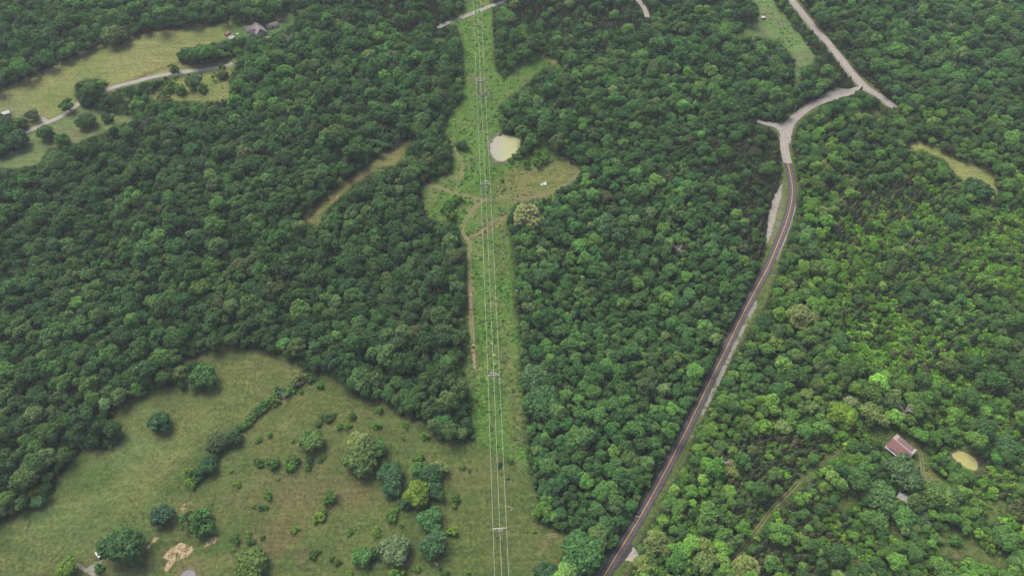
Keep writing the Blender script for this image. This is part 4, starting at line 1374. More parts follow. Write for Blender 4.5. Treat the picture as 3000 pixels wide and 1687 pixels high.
for (a, b_, d, kk, pk, tint, lab) in FEAT:
    tint = tuple(c * (0.82 if tint[2] > 0.09 else 0.90 if max(tint) < 0.10 else (0.70 if max(tint) < 0.148 else 0.62)) for c in tint)
    pr = BROAD[pk] if kk == 'b' else SHRUB[pk]
    s_ = 0.78 if kk == 'b' else 0.95
    x, y, r = crown_place(a, b_, d * 0.98, pr, s_, OPEN_DROP if kk == 'b' else 0.0)
    add('broad' if kk == 'b' else 'shrub', pk, x, y, r, tint, '', '', sz=s_, label=lab, cat='tree' if kk == 'b' else 'bush', feature=True,
        group=None)

# small bushes dotted over the meadow: (px, py, crown px, tint)
DOTS = [(783, 952, 27, MG), (806, 968, 21, BR), (757, 986, 12, BR), (954, 1032, 20, BR), (821, 1050, 24, MG), (840, 1044, 14, MG), (886, 1048, 20, MG), (854, 1073, 18, BR), (874, 1072, 19, BR), (948, 1071, 20, BR),
        (1019, 1070, 18, BR), (801, 1067, 18, MG), (595, 1218, 20, YG), (580, 1185, 9, YG), (637, 1273, 12, YG), (592, 1355, 25, MG), (625, 1341, 16, YG), (630, 1362, 20, MG), (585, 1383, 11, YG),
        (651, 1106, 17, BR), (679, 1094, 14, BR), (736, 1108, 11, YG), (651, 1163, 23, MG), (686, 1166, 34, (0.046, 0.092, 0.034)), (728, 1172, 32, BR), (745, 1160, 26, MG), (779, 1158, 22, BG), (774, 1178, 15, MG),
        (816, 1146, 13, YG), (806, 1158, 14, MG), (966, 1162, 16, BR), (1054, 1152, 24, BR), (986, 1298, 34, (0.055, 0.105, 0.034)), (1009, 1322, 11, OL), (946, 1338, 22, YG), (880, 1338, 17, BR), (806, 1298, 30, YG),
        (741, 1332, 21, YG), (674, 1246, 22, BR), (831, 1253, 36, (0.046, 0.092, 0.036)), (657, 1276, 16, MG), (668, 1277, 14, MG), (1146, 1256, 24, MG), (1143, 1272, 16, BR), (1139, 1336, 26, YG), (1049, 1431, 19, BR),
        (879, 1443, 17, YG), (1069, 1098, 20, BR), (1014, 1101, 11, BR), (919, 1446, 14, BR), (1119, 1443, 22, MG), (1176, 1441, 12, BR), (789, 1393, 26, MG), (849, 1413, 20, OL), (834, 1405, 14, MG), (1163, 1176, 13, BR),
        (1181, 1184, 9, MG), (1408, 1316, 27, BR), (1434, 1311, 24, BR), (1343, 1336, 11, YG), (1323, 1336, 7, YG), (1106, 1425, 15, OL), (660, 1352, 12, MG), (700, 1206, 9, BR), (1255, 1170, 14, BG), (1284, 1160, 16, MG), (1275, 1202, 10, BR)]
for (a, b_, d, tint0) in DOTS:
    tint = tuple(c * 0.72 for c in tint0)
    k = int(R0.integers(0, 5))
    x, y, r = crown_place(a, b_, d, SHRUB[k], 0.85)
    word = {YG: 'light yellow-green', BR: 'bright green', MG: 'mid green'}.get(tint0, 'dark green')
    size = 'tiny' if d < 15 else ('small' if d < 23 else 'rounded')
    wh = 'east of the power line' if a > 1290 else ('close to the power line' if a > 1100 else ('in the upper meadow' if b_ < 1130 else ('in the reddish dry part of the meadow' if b_ < 1300 and a < 900 else 'in the lower meadow')))
    add('shrub', k, x, y, r, tint, word, '', sz=0.85, label='%s %s bush dotted %s' % (size, word, wh) if 'in the' not in wh else '%s %s bush %s' % (size, word, wh), cat='bush', group='bushes dotted over the meadow', feature=True)
# hedgerow
for (a, b_, d, tint) in [(757, 955, 28, BN), (745, 965, 26, (0.062, 0.070, 0.040)), (736, 975, 24, MG), (727, 985, 24, (0.050, 0.092, 0.034)), (704, 984, 26, BG), (692, 996, 24, MG), (682, 1006, 26, (0.052, 0.092, 0.034)), (694, 1012, 20, OL),
                         (666, 1018, 26, MG), (655, 1028, 24, (0.050, 0.096, 0.034)), (632, 1054, 24, MG), (624, 1066, 20, MG), (600, 1082, 20, DK), (644, 1040, 22, MG), (612, 1074, 20, MG), (576, 1110, 20, DK), (650, 1034, 20, DK), (640, 1046, 18, OL), (532, 1158, 26, DK), (512, 1184, 26, DK), (720, 990, 22, MG)]:
    k = int(R0.integers(0, 5))
    x, y, r = crown_place(a, b_, d, SHRUB[k], 0.95)
    add('shrub', k, x, y, r, tint, '', '', sz=0.95, label='%s %s hedgerow shrub %s' % ('small' if d < 21 else ('middling' if d < 25 else 'large'), 'brownish' if tint[0] > 0.066 else ('olive' if tint[0] > 0.058 else ('very dark' if tint[1] < 0.065 else ('fresh green' if tint[1] > 0.09 else 'mid green'))),
        'where the hedge meets the wood' if b_ < 970 else ('beside the grey dead tree' if b_ < 1003 else ('just below the grey dead tree' if b_ < 1032 else ('midway between dead tree and brownish tree' if b_ < 1078 else ('next to the brownish round tree' if b_ < 1120 else 'below the brownish round tree'))))), cat='bush', group='hedgerow shrubs', feature=True)

# --- the woods
# frame bounds with a margin so that the place goes on beyond the picture
def inside_view(x, y, m=110):
    ok = depth_at(x, y, 0) > 60
    a, b_, _ = proj(x, y, 8.0)
    return ok and -m < a < 2576 + m and -m < b_ < 1449 + m


def wood_zone(a, b_):
    j, i = ridx(a, b_)
    return j, i


def zone_phrase(a, b_):
    if Z_EAST[ridx(a, b_)]:
        return 'east'
    if Z_MID[ridx(a, b_)]:
        return 'mid'
    if Z_WEST[ridx(a, b_)]:
        return 'west'
    return 'north'


colour_drift = fbm(60, 5) - 0.5
size_drift = fbm(45, 15)
YMAX, YMIN, XMAX = 850.0, 78.0, 700.0
passes = [(9000, 5.2, 8.6, 0.62), (34000, 3.2, 5.2, 0.62), (52000, 2.3, 3.3, 0.62), (56000, 1.3, 2.2, 0.60)]
for pi_, (ncand, rmin, rmax, ff) in enumerate(passes):
    U = R0.random((ncand, 4))
    Y = YMIN + (YMAX - YMIN) * U[:, 1]
    X = (2 * U[:, 0] - 1) * (300 + Y * 0.47)
    A0, B0, D0 = proj(X, Y, hgt(X, Y) + 7.0)
    okk = (A0 > -110) & (A0 < 2686) & (B0 > -110) & (B0 < 1560)
    for q in np.nonzero(okk)[0]:
        x, y = X[q], Y[q]
        a, b_ = A0[q], B0[q]
        j, i = ridx(a, b_)
        scrub, se, sc2, pc = Z_SCRUB[j, i], Z_SE[j, i], Z_SCRUB2[j, i], Z_CEDAR[j, i]
        r = rmin + (rmax - rmin) * U[q, 2] ** 1.6
        kind = 'broad'
        zscale = 1.0
        if Z_MID[j, i]:
            zscale = 0.80
        elif Z_EAST[j, i]:
            zscale = 0.86
        if pc > 0 and R0.random() < pc:
            kind = 'cedar'
        elif (scrub or sc2) and size_drift[j, i] > 0.57:
            kind = 'broad'
        elif scrub:
            kind = 'shrub' if R0.random() < 0.86 else ('cedar' if R0.random() < 0.62 else 'broad')
        elif sc2:
            kind = 'shrub' if R0.random() < 0.72 else ('cedar' if R0.random() < 0.5 else 'broad')
        elif se and pi_ >= 2 and R0.random() < 0.5:
            kind = 'shrub'
        if kind == 'cedar':
            if pi_ == 0:
                continue
            r = min(max(r * 0.62, 1.5), 2.8)
            if scrub:
                r *= 1.25
        elif kind == 'shrub':
            if pi_ <= 1:
                continue
            r = 1.5 + 1.9 * U[q, 2]
        else:
            r *= zscale
            if pi_ == 0 and (se or scrub) and R0.random() < 0.6:
                continue
            if pi_ == 3 and kind == 'broad':
                kind = 'shrub' if R0.random() < 0.45 else 'broad'
        if not near_ok(x, y, r, ff * {'cedar': 0.78, 'shrub': 0.80, 'broad': 1.0}[kind]):
            continue
        if kind == 'broad':
            k = int(R0.integers(0, 8))
            pr = BROAD[k]
            sz = R0.uniform(0.95, 1.3) if r < 4 else R0.uniform(0.85, 1.08)
        elif kind == 'cedar':
            k = int(R0.integers(0, 4))
            pr = CEDAR[k]
            sz = R0.uniform(0.85, 1.15)
        else:
            k = int(R0.integers(0, 5))
            pr = SHRUB[k]
            sz = R0.uniform(0.8, 1.35)
        z = float(hgt(x, y))
        a, b_, d = proj(x, y, z + pr[2] * r * sz)
        rp = r * FPX / d
        if not clear(a, b_, rp, 0.085 if r > 2.5 else 0.16):
            continue
        ab, bb, _ = proj(x, y, z)
        jb, ib = ridx(ab, bb)
        if road_m[jb, ib] or pond_m[jb, ib]:
            continue
        zn = zone_phrase(a, b_)
        jitter = np.exp(R0.normal(size=3) * np.array([0.05, 0.05, 0.08])) * (1 + 0.5 * colour_drift[j, i]) * math.exp(R0.normal() * 0.09)
        if kind == 'broad':
            tab = {'west': T_WEST, 'mid': T_MID, 'east': T_EAST, 'north': T_MID}[zn]
            if zn == 'east' and size_drift[j, i] > 0.55:
                tab = T_MID
            t = pick(tab, R0)
            word = TWORD[t]
        elif kind == 'cedar':
            tab = T_CEDAR
            t = pick(tab, R0)
            word = CWORD[t]
        else:
            tab = T_SCRUB
            t = pick(tab, R0)
            word = SWORD[t]
        tint = np.array(tab[t][0]) * jitter
        if kind == 'shrub' and not (zn == 'east'):
            tint = tint * np.array([0.78, 0.76, 0.86])
        if zn == 'east' and kind != 'cedar':
            tint = tint * np.array([1.04, 0.97, 0.90])
        add(kind, k, x, y, r, tuple(tint), word, zn, sz)

print('plants', len(PLANTS), {q: sum(p['kind'] == q for p in PLANTS) for q in ('broad', 'cedar', 'shrub')})

# rank by size in the picture; the largest 300 of each kind are things of their own
for p in PLANTS:
    pr = {'broad': BROAD, 'cedar': CEDAR, 'shrub': SHRUB}[p['kind']][p['k']]
    a, b_, d = proj(p['x'], p['y'], p['z'] + pr[2] * p['r'] * p['sz'])
    p['px'], p['py'] = a, b_
    vis = -5 < a < 2581 and -5 < b_ < 1454
    p['rank'] = (1e6 if p['feature'] else 0) + (p['r'] * FPX / d if vis else 0)

SHAPE = {'broad': ['rounded', 'lumpy', 'low-domed', 'tall ragged', 'full-crowned', 'compact', 'broad domed', 'uneven'], 'cedar': ['cone-shaped', 'slender', 'squat', 'pointed'], 'shrub': ['bushy', 'low spreading', 'upright', 'flat', 'rounded']}
LAND = [(2265, 1125, 'beside the red-roofed barn'), (2425, 1160, 'around the small yellow pond'), (2275, 1255, 'around the grey shed south of the barn'), (2117, 1045, 'near the brilliant yellow-green tree'),
        (2014, 800, 'near the pale olive tree at the road bend'), (1590, 1400, 'by the farm entrance on the paved road'), (1463, 1392, 'near the huge green roadside tree'), (1690, 1180, 'along the lower straight of the paved road'),
        (1800, 940, 'along the upper straight of the paved road'), (1950, 560, 'by the rock cut on the paved road'), (1363, 1015, 'near the giant dome-shaped tree by the wires'), (1326, 545, 'near the cream-coloured tree at the clearing'),
        (1272, 374, 'around the pale duckweed pond'), (1116, 1057, 'at the wood corner where meadow meets power line'), (904, 957, 'at the meadow edge of the central wood'), (745, 925, 'where the hedgerow meets the wood'),
        (600, 872, 'at the top edge of the west meadow'), (510, 949, 'beside the big round wood-edge tree'), (310, 1040, 'at the western corner of the meadow'), (90, 1250, 'beside the yellowish tree of the west wood'),
        (790, 550, 'at the foot of the brown mown strip'), (960, 420, 'along the brown mown strip'), (1080, 380, 'in the round clump beside the clearing'), (2460, 482, 'around the small mown field'), (1977, 330, 'around the road fork'),
        (1950, 1270, 'along the cedar-lined farm track'), (2440, 1390, 'around the southeastern clearing'), (200, 1130, 'along the western meadow edge'), (1180, 800, 'lining the west side of the wires'), (1300, 760, 'lining the east side of the wires'),
        (1838, 1183, 'near the cream tree among the cedars'), (1878, 1430, 'at the end of the farm track'), (300, 120, 'along the hay field'), (650, 90, 'around the farmhouse'), (1530, 1200, 'in the heart of the wood above the meadow corner'),
        (1600, 900, 'in the heart of the wood between wires and road'), (400, 700, 'in the heart of the west wood'), (900, 750, 'in the heart of the central wood'), (2350, 800, 'in the bright eastern thicket'), (1450, 40, 'in the northern cedar stand'),
        (2100, 130, 'along the straight pale road'), (150, 900, 'on the slope of the west wood'), (650, 750, 'in the dark hollow of the central wood')]
ZP = {'east': 'in the woods east of the paved road', 'mid': 'in the woods between power line and paved road', 'west': 'in the woods west of the power line', 'north': 'in the far woods to the north'}
GRP = {'broad': 'broadleaf trees of the woods', 'cedar': 'cedars of the woods', 'shrub': 'shrubs of the thicket'}
for kind, protos, pc, nm in (('broad', BROAD, 'broad', 'broadleaf_tree'), ('cedar', CEDAR, 'cedar', 'cedar_tree'), ('shrub', SHRUB, 'shrub', 'shrub')):
    lst = sorted([p for p in PLANTS if p['kind'] == kind], key=lambda p: -p['rank'])
    single, rest = lst[:300], lst[300:]
    for p in single:
        if p['label']:
            lab, cat_, grp = p['label'], p['cat'], p['group']
        else:
            noun = {'broad': 'broadleaf tree', 'cedar': 'cone-shaped cedar', 'shrub': 'shrub'}[kind]
            size = 'large ' if (kind == 'broad' and p['r'] > 5.2) else ''
            la = min(LAND, key=lambda q: (q[0] - p['px']) ** 2 + (q[1] - p['py']) ** 2)
            lab = '%s %s %s %s' % (SHAPE[kind][p['k']], p['word'], noun.replace('cone-shaped ', '').replace('broadleaf ', ''), la[2])
            cat_ = 'bush' if kind == 'shrub' else 'tree'
            grp = GRP[kind]
        me, tm, _, _ = protos[p['k']]
        sc_ = (p['r'], p['r'], p['r'] * p['sz'])
        if kind == 'shrub':
            o = obj('bush', me, None, (p['x'], p['y'], p['z']), p['rot'], sc_)
            o['tint'] = [float(c) for c in p['tint']]
            tag(o, lab, cat_, grp)
        else:
            o = empty(nm, (p['x'], p['y'], p['z']), p['rot'])
            o.scale = sc_
            tag(o, lab, cat_, grp)
            c_ = obj('crown', me, o, (0, 0, -OPEN_DROP if p['feature'] else 0))
            c_['tint'] = [float(c) for c in p['tint']]
            obj('trunk', tm, o, (0, 0, 0), 0.0, (1, 1, 0.68) if p['feature'] else None)
    if rest:
        P = [(p['x'], p['y'], p['z']) for p in rest]
        scatter({'broad': 'woodland', 'cedar': 'cedar_stand', 'shrub': 'thicket'}[kind], PC[pc], P, [(0, 0, p['rot']) for p in rest], [(p['r'], p['r'], p['r'] * p['sz']) for p in rest],
                [p['k'] for p in rest], [p['tint'] for p in rest],
                {'broad': 'dense mixed green broadleaf woodland covering the hills', 'cedar': 'dark olive stands of small cedars mixed into the woods', 'shrub': 'bright green shrub thicket filling gaps and old fields'}[kind],
                {'broad': 'forest', 'cedar': 'forest', 'shrub': 'thicket'}[kind])

# --- weeds of the power line clearing and grass tufts of the open fields
def cover(name, coll, nvar, ncand, mask, rlo, rhi, label, cat, lift, seed, gain, szr=(0.7, 1.2)):
    r = np.random.default_rng(seed)
    U = r.random((ncand, 2))
    Y = 100 + 680 * U[:, 1]
    X = (2 * U[:, 0] - 1) * (310 + Y * 0.42)
    Z = hgt(X, Y)
    a, b_, d = proj(X, Y, Z)
    j, i = ridx(a, b_)
    ok = (a > -60) & (a < 2636) & (b_ > -60) & (b_ < 1509) & (r.random(ncand) < mask[j, i]) & ~road_m[j, i] & ~pond_m[j, i] & ~trail_m[j, i]
    X, Y, Z, j, i = X[ok], Y[ok], Z[ok], j[ok], i[ok]
    n = len(X)
    s = r.uniform(rlo, rhi, n)
    tint = paint[j, i] * gain * np.exp(r.normal(size=(n, 1)) * 0.30) * np.exp(r.normal(size=(n, 3)) * 0.06) * np.array(lift)
    scatter(name, coll, np.stack([X, Y, Z], 1), np.stack([np.zeros(n), np.zeros(n), r.uniform(0, 6.28, n)], 1), np.stack([s, s, s * r.uniform(*szr, n)], 1), r.integers(0, nvar, n), np.clip(tint, 0.01, 0.5), label, cat)
    print(name, n)


wmask = (mC * np.clip((fbm(14, 91) - 0.34) * 3.6, 0.1, 1)) * 0.8
wmask = np.where(rellipse(1380, 450, 95, 42, -15) > 0.35, wmask * 0.12, wmask)
wmask = np.maximum(wmask, rpoly(SHRUBBY_W) * 0.15 * np.clip((fbm(12, 95) - 0.45) * 4, 0, 1))
for sp in SMALL_OPEN[1:7]:
    wmask = np.maximum(wmask, rpoly(sp) * 0.10)
wmask = np.maximum(wmask, rpoly(STRIP_NE) * np.clip((fbm(16, 97) - 0.5) * 3, 0, 0.3))
cover('weeds', PC['weed'], 4, 110000, wmask, 0.55, 1.35, 'knee-high green weeds filling the power line clearing', 'weeds', (0.90, 1.08, 0.80), 5, 2.0)
gmask = (mM * 0.45 + mC * 0.25 + rpoly(BROWN) * 0.5 + mR * 0.3 + mH * 0.12 + rpoly(LAWN_W) * 0.12)
for sp in SMALL_OPEN:
    gmask = np.maximum(gmask, rpoly(sp) * 0.3)
cover('grass', PC['tuft'], 3, 150000, np.clip(gmask, 0, 1), 0.5, 1.1, 'rough tufted grass of the meadows and verges', 'grass', (1.05, 1.0, 0.95), 6, 1.25, (0.5, 1.0))

# ------------------------------------------------------------------ dead trees
def dead_tree(pxb, pyb, h, label, seed, lean=0.0, spread=1.0):
    r = np.random.default_rng(seed)
    x, y, z = G(pxb, pyb)
    root = empty('dead_tree', (x, y, z))
    tag(root, label, 'dead tree')
    mb = MB()
    lx, ly = math.cos(seed * 1.7) * lean, math.sin(seed * 1.7) * lean
    mb.tube([(0, 0, -0.3), (lx * h * 0.4, ly * h * 0.4, h * 0.4), (lx * h * 0.7, ly * h * 0.7, h * 0.68)], [h * 0.035, h * 0.027, h * 0.016], 7)
    obj('trunk', mb.mesh('dead_trunk', M_DEAD), root)
    for k in range(11):
        t = r.uniform(0.35, 0.68)
        p = np.array([lx * h * t, ly * h * t, h * t])
        a = k * 2.4 + r.uniform(-0.4, 0.4)
        L = h * r.uniform(0.25, 0.45) * spread
        e = r.uniform(0.3, 1.1)
        d = np.array([math.cos(a) * math.cos(e), math.sin(a) * math.cos(e), math.sin(e)])
        q1 = p + d * L * 0.5 + r.normal(size=3) * L * 0.08
        q2 = p + d * L + r.normal(size=3) * L * 0.12
        mb = MB()
        mb.tube([p, q1, q2], [h * 0.014, h * 0.010, h * 0.004], 5)
        for s in range(3):
            e2 = q1 + (d + r.normal(size=3) * 0.7) * L * 0.4
            mb.tube([q1 + (q2 - q1) * s * 0.3, e2 + (q2 - q1) * s * 0.3], [h * 0.007, h * 0.003], 4)
        obj('branch', mb.mesh('dead_branch', M_DEAD), root)


for k, (a, b_, h, lab, ln, sp) in enumerate([
        (722, 1008, 9, 'grey dead tree leaning out of the meadow hedgerow', 0.35, 0.9), (1100, 1422, 7, 'pale dead stub below the tree at the south meadow', 0.1, 0.5),
        (733, 122, 19, 'grey leafless tree behind the farmhouse', 0.05, 1.0), (2264, 1050, 16, 'large white leafless tree above the red-roofed barn', 0.1, 1.3),
        (2010, 622, 15, 'grey leafless tree right of the road bend', 0.1, 1.1), (1812, 1170, 13, 'grey leafless tree beside the cream tree', 0.05, 1.1), (1702, 642, 14, 'grey leafless tree by the small cedar patch', 0.05, 1.0),
        (1792, 862, 14, 'whitish leafless tree hanging toward the paved road', 0.1, 1.2), (376, 325, 14, 'purplish grey leafless tree at the top of the west wood', 0.05, 1.0), (172, 750, 15, 'brown leafless tree deep in the west wood', 0.05, 1.0),
        (1045, 1078, 5, 'fallen grey branches at the wood corner', 0.6, 1.0), (1930, 165, 15, 'pale forked leafless tree near the northern strip field', 0.05, 0.9)]):
    dead_tree(a, b_, h, lab, 31 + k, ln, sp)

# fallen logs
for k, (a, b_, L, ang, lab) in enumerate([(1284, 1277, 5.0, -0.4, 'bleached fallen log right of the wires in the meadow'), (1052, 1064, 7.0, 0.35, 'pale fallen trunk at the foot of the wood'), (1288, 1281, 3.0, 0.6, 'short bleached log beside the longer one')]):
    x, y, z = G(a, b_)
    mb = MB()
    mb.tube([(-L / 2, 0, 0.2), (0, 0.15, 0.26), (L / 2, -0.1, 0.16)], [0.22, 0.17, 0.07], 7)
    mb.tube([(0, 0.1, 0.25), (L * 0.18, 0.9, 0.6)], [0.09, 0.03], 5)
    tag(obj('fallen_log', mb.mesh('fallen_log', M_DEAD), None, (x, y, z), ang), lab, 'log')

# ------------------------------------------------------------------ power line
def beam(p, q, w, h):
    mb = MB()
    p, q = np.array(p, float), np.array(q, float)
    d = q - p
    d /= np.linalg.norm(d)
    s = np.cross(d, (0, 0, 1) if abs(d[2]) < 0.95 else (0, 1, 0))
    s /= np.linalg.norm(s)
    u = np.cross(s, d)
    vs = [e + s * a * w / 2 + u * b_ * h / 2 for e in (p, q) for a, b_ in ((-1, -1), (1, -1), (1, 1), (-1, 1))]
    return mb.add(vs, [(3, 2, 1, 0), (4, 5, 6, 7), (0, 1, 5, 4), (1, 2, 6, 5), (2, 3, 7, 6), (3, 0, 4, 7)])


base = [G(1258, 1350), G(1243, 967), G(1222.5, 492), G(1210, 237)]
dirv = np.array(base[3][:2]) - np.array(base[0][:2])
dirv /= np.linalg.norm(dirv)
t0 = np.array(base[0][:2]) - dirv * 160
t5 = np.array(base[3][:2]) + dirv * 205
sites = [(t0[0], t0[1], float(hgt(*t0)))] + base + [(t5[0], t5[1], float(hgt(*t5)))]
ARMH, ARMW = [15.0, 16.2, 13.6, 14.6, 16.0, 15.0], 8.3
LINE_RZ = math.atan2(dirv[1], dirv[0]) - math.pi / 2
TLAB = ['southern', 'grey wooden H-frame power pole with V braces standing in the meadow', 'grey wooden H-frame power pole in the clearing beside the giant dome-shaped tree',
        'grey wooden H-frame power pole in the clearing below the pale pond', 'grey wooden H-frame power pole on the brown patch near the lane', 'northern']
attach = []
for k, (x, y, z) in enumerate(sites):
    hA = ARMH[k]
    ends = []
    for s in (-1, 0, 1):
        lx = s * ARMW / 2
        ends.append((x + lx * math.cos(LINE_RZ), y + lx * math.sin(LINE_RZ), z + hA - 0.75))
    attach.append(ends)
    root = empty('power_pole', (x, y, z), LINE_RZ)
    lab = TLAB[k] if k in (1, 2, 3, 4) else 'wooden H-frame power pole at the %s end of the line' % TLAB[k]
    tag(root, lab, 'power pole', 'H-frame power poles')
    for s in (-1, 1):
        mb = MB()
        top = hA + (1.0 if k == 1 else 3.0)
        mb.tube([(s * 2.1, 0, -0.4), (s * 2.1, 0, top)], [0.30, 0.24], 8)
        obj('pole', mb.mesh('power_pole_shaft', M_POLE), root)
    for s in (-1, 1):
        obj('crossarm', beam((-ARMW / 2 - 0.2, s * 0.24, hA), (ARMW / 2 + 0.2, s * 0.24, hA), 0.20, 0.42).mesh('crossarm', M_POLE), root)
    if k != 1:
        obj('top_tie', beam((-2.3, 0.0, hA + 2.9), (2.3, 0.0, hA + 2.9), 0.36, 0.34).mesh('top_tie', M_POLE), root)
        for s in (-1, 1):
            obj('cross_brace', beam((-2.1, s * 0.23, hA - 1.2 if s > 0 else hA - 6.2), (2.1, s * 0.23, hA - 6.2 if s > 0 else hA - 1.2), 0.13, 0.2).mesh('cross_brace', M_POLE), root)
    else:
        for s in (-1, 1):
            obj('cross_brace', beam((-2.1, s * 0.23, hA - 1.4 if s > 0 else hA - 5.2), (2.1, s * 0.23, hA - 5.2 if s > 0 else hA - 1.4), 0.14, 0.22).mesh('cross_brace', M_POLE), root)
            for e in (-1, 1):
                obj('knee_brace', beam((s * 2.1, 0.26 * e, hA + 0.95), (s * 2.1 + e * 1.9, 0.26 * e, hA + 0.1), 0.09, 0.14).mesh('knee_brace', M_POLE), root)
    for s in (-1, 0, 1):
        mb = MB()
        for q in range(5):
            mb.tube([(s * ARMW / 2, 0, hA - 0.12 - q * 0.13), (s * ARMW / 2, 0, hA - 0.22 - q * 0.13)], [0.13, 0.07], 8)
        obj('insulator', mb.mesh('insulator', M_INS), root)
for s, lab in ((0, 'west wire strung on the H-frame power poles'), (1, 'middle wire strung on the H-frame power poles'), (2, 'east wire strung on the H-frame power poles')):
    pts = []
    for k in range(len(sites) - 1):
        a, b_ = np.array(attach[k][s]), np.array(attach[k + 1][s])
        sag = np.linalg.norm(b_ - a) * 0.014
        for t in np.arange(20) / 20:
            q = a + (b_ - a) * t
            q[2] -= sag * 4 * t * (1 - t)
            pts.append(q)
    pts.append(np.array(attach[-1][s]))
    mb = MB()
    mb.tube(pts, 0.078, 6)
    tag(obj('power_wire', mb.mesh('power_wire', M_WIRE)), lab, 'wire', 'power line wires')

# ordinary roadside utility poles
def util_pole(a, b_, h, rz, label, arm=True):
    x, y, z = G(a, b_)
    root = empty('utility_pole', (x, y, z), rz)
    tag(root, label, 'utility pole', 'roadside utility poles')
    mb = MB()
    mb.tube([(0, 0, -0.3), (0, 0, h)], [0.19, 0.13], 8)
    obj('pole', mb.mesh('utility_shaft', M_POLE), root)
    if arm:
        obj('crossarm', beam((-1.5, 0.14, h - 0.5), (1.5, 0.14, h - 0.5), 0.16, 0.22).mesh('utility_crossarm', M_POLE), root)
        for s in (-1.3, 0, 1.3):
            m2 = MB()
            m2.tube([(s, 0.14, h - 0.39), (s, 0.14, h - 0.14)], [0.07, 0.04], 6)
            obj('insulator', m2.mesh('pin_insulator', M_INS), root)


util_pole(1733, 1112, 10, -0.35, 'utility pole with crossarm on the grass verge east of the straight road')
util_pole(1938, 712, 10, -0.4, 'utility pole with crossarm on the verge just below the road bend')
util_pole(1598, 1312, 10, 0.0, 'utility pole with crossarm on the wood side of the paved road')
util_pole(1995, 288, 10, 0.3, 'utility pole with crossarm on the grass at the road fork')
util_pole(1409, 84, 10, 0.9, 'left utility pole in the narrow gap below the northern cedars')
util_pole(1497, 87, 10, 0.9, 'right utility pole in the narrow gap below the northern cedars')
util_pole(2023, 128, 10, 0.5, 'utility pole in the northern strip field')
util_pole(583, 78, 9, 0.4, 'yard light pole on the lawn left of the farmhouse', False)

# ------------------------------------------------------------------ buildings
def metal(name, c0, c1, streak, scale=3.0):
    """corrugated sheet with rust streaks running down the slope"""
    m, nt, b = new_mat(name)
    n = noise_node(nt, 0.5, 5, 0.65)
    r = ramp(nt, n.outputs[0], [(0.3, c0), (0.6, c1), (0.8, streak)])
    nt.links.new(r.outputs[0], b.inputs['Base Color'])
    b.inputs['Roughness'].default_value = 0.55
    return m


M_RED = metal('faded_red_roof_metal', (0.112, 0.046, 0.050), (0.132, 0.058, 0.062), (0.142, 0.050, 0.046))
M_RED2 = metal('faded_mauve_roof_metal', (0.125, 0.088, 0.088), (0.148, 0.104, 0.104), (0.13, 0.08, 0.076))
M_PINK = metal('bare_pinkish_sheet', (0.23, 0.195, 0.19), (0.28, 0.24, 0.235), (0.2, 0.16, 0.155))
M_GREYW = mottled('weathered_grey_boards', (0.17, 0.175, 0.185), (0.27, 0.275, 0.285), 1.2)
M_DARKOP = mottled('dark_opening', (0.015, 0.015, 0.017), (0.025, 0.025, 0.028), 1.0)
M_GREYM = metal('rusting_grey_metal', (0.21, 0.205, 0.215), (0.30, 0.29, 0.30), (0.27, 0.19, 0.16))
M_WHITE = mottled('white_sheet_metal', (0.42, 0.42, 0.44), (0.52, 0.52, 0.54), 0.6, 0.5)
M_SHINGLE = mottled('mauve_brown_shingles', (0.155, 0.132, 0.132), (0.21, 0.18, 0.176), 0.9)
M_SIDING = mottled('grey_siding', (0.24, 0.235, 0.24), (0.30, 0.295, 0.30), 0.7)
M_TRIM = mottled('white_trim', (0.44, 0.43, 0.415), (0.55, 0.54, 0.52), 1.0)
M_PATIO = mottled('tan_patio', (0.25, 0.20, 0.16), (0.33, 0.28, 0.23), 0.8)
M_GLASS, nt, b = new_mat('window_glass')
b.inputs['Base Color'].default_value = (0.02, 0.024, 0.03, 1)
b.inputs['Roughness'].default_value = 0.08
b.inputs['Specular IOR Level'].default_value = 0.6
M_BROWNROOF = mottled('brown_shingles', (0.11, 0.085, 0.075), (0.165, 0.13, 0.115), 1.0)


def roof_panel(L0, L1, p_ridge, p_eave, z_ridge, z_eave, mat, name='roof_panel', ribs=True, over=0.0, thick=0.06):
    """one sheet of roofing from ridge to eave with raised seams; local x along the ridge"""
    mb = MB()
    n = max(1, int(round((L1 - L0) / 0.3))) if ribs else 1
    xs_ = np.linspace(L0, L1, 2 * n + 1) if ribs else np.array([L0, L1])
    vs, fs = [], []
    for q, xx in enumerate(xs_):
        dz = 0.05 if (ribs and q % 2 == 0) else 0.0
        vs += [(xx, p_ridge, z_ridge + dz), (xx, p_eave, z_eave + dz)]
    for q in range(len(xs_) - 1):
        i = 2 * q
        fs.append((i, i + 1, i + 3, i + 2) if p_eave < p_ridge else (i + 2, i + 3, i + 1, i))
    o = len(vs)
    vs += [(v[0], v[1], v[2] - thick) for v in list(vs)]
    for q in range(len(xs_) - 1):
        i = o + 2 * q
        fs.append((i + 2, i + 3, i + 1, i) if p_eave < p_ridge else (i, i + 1, i + 3, i + 2))
        fs.append((2 * q + 1, o + 2 * q + 1, o + 2 * q + 3, 2 * q + 3))
    fs.append((0, o, o + 1, 1))
    e = 2 * (len(xs_) - 1)
    fs.append((e + 1, o + e + 1, o + e, e))
    return mb.add(vs, fs).mesh(name, mat)


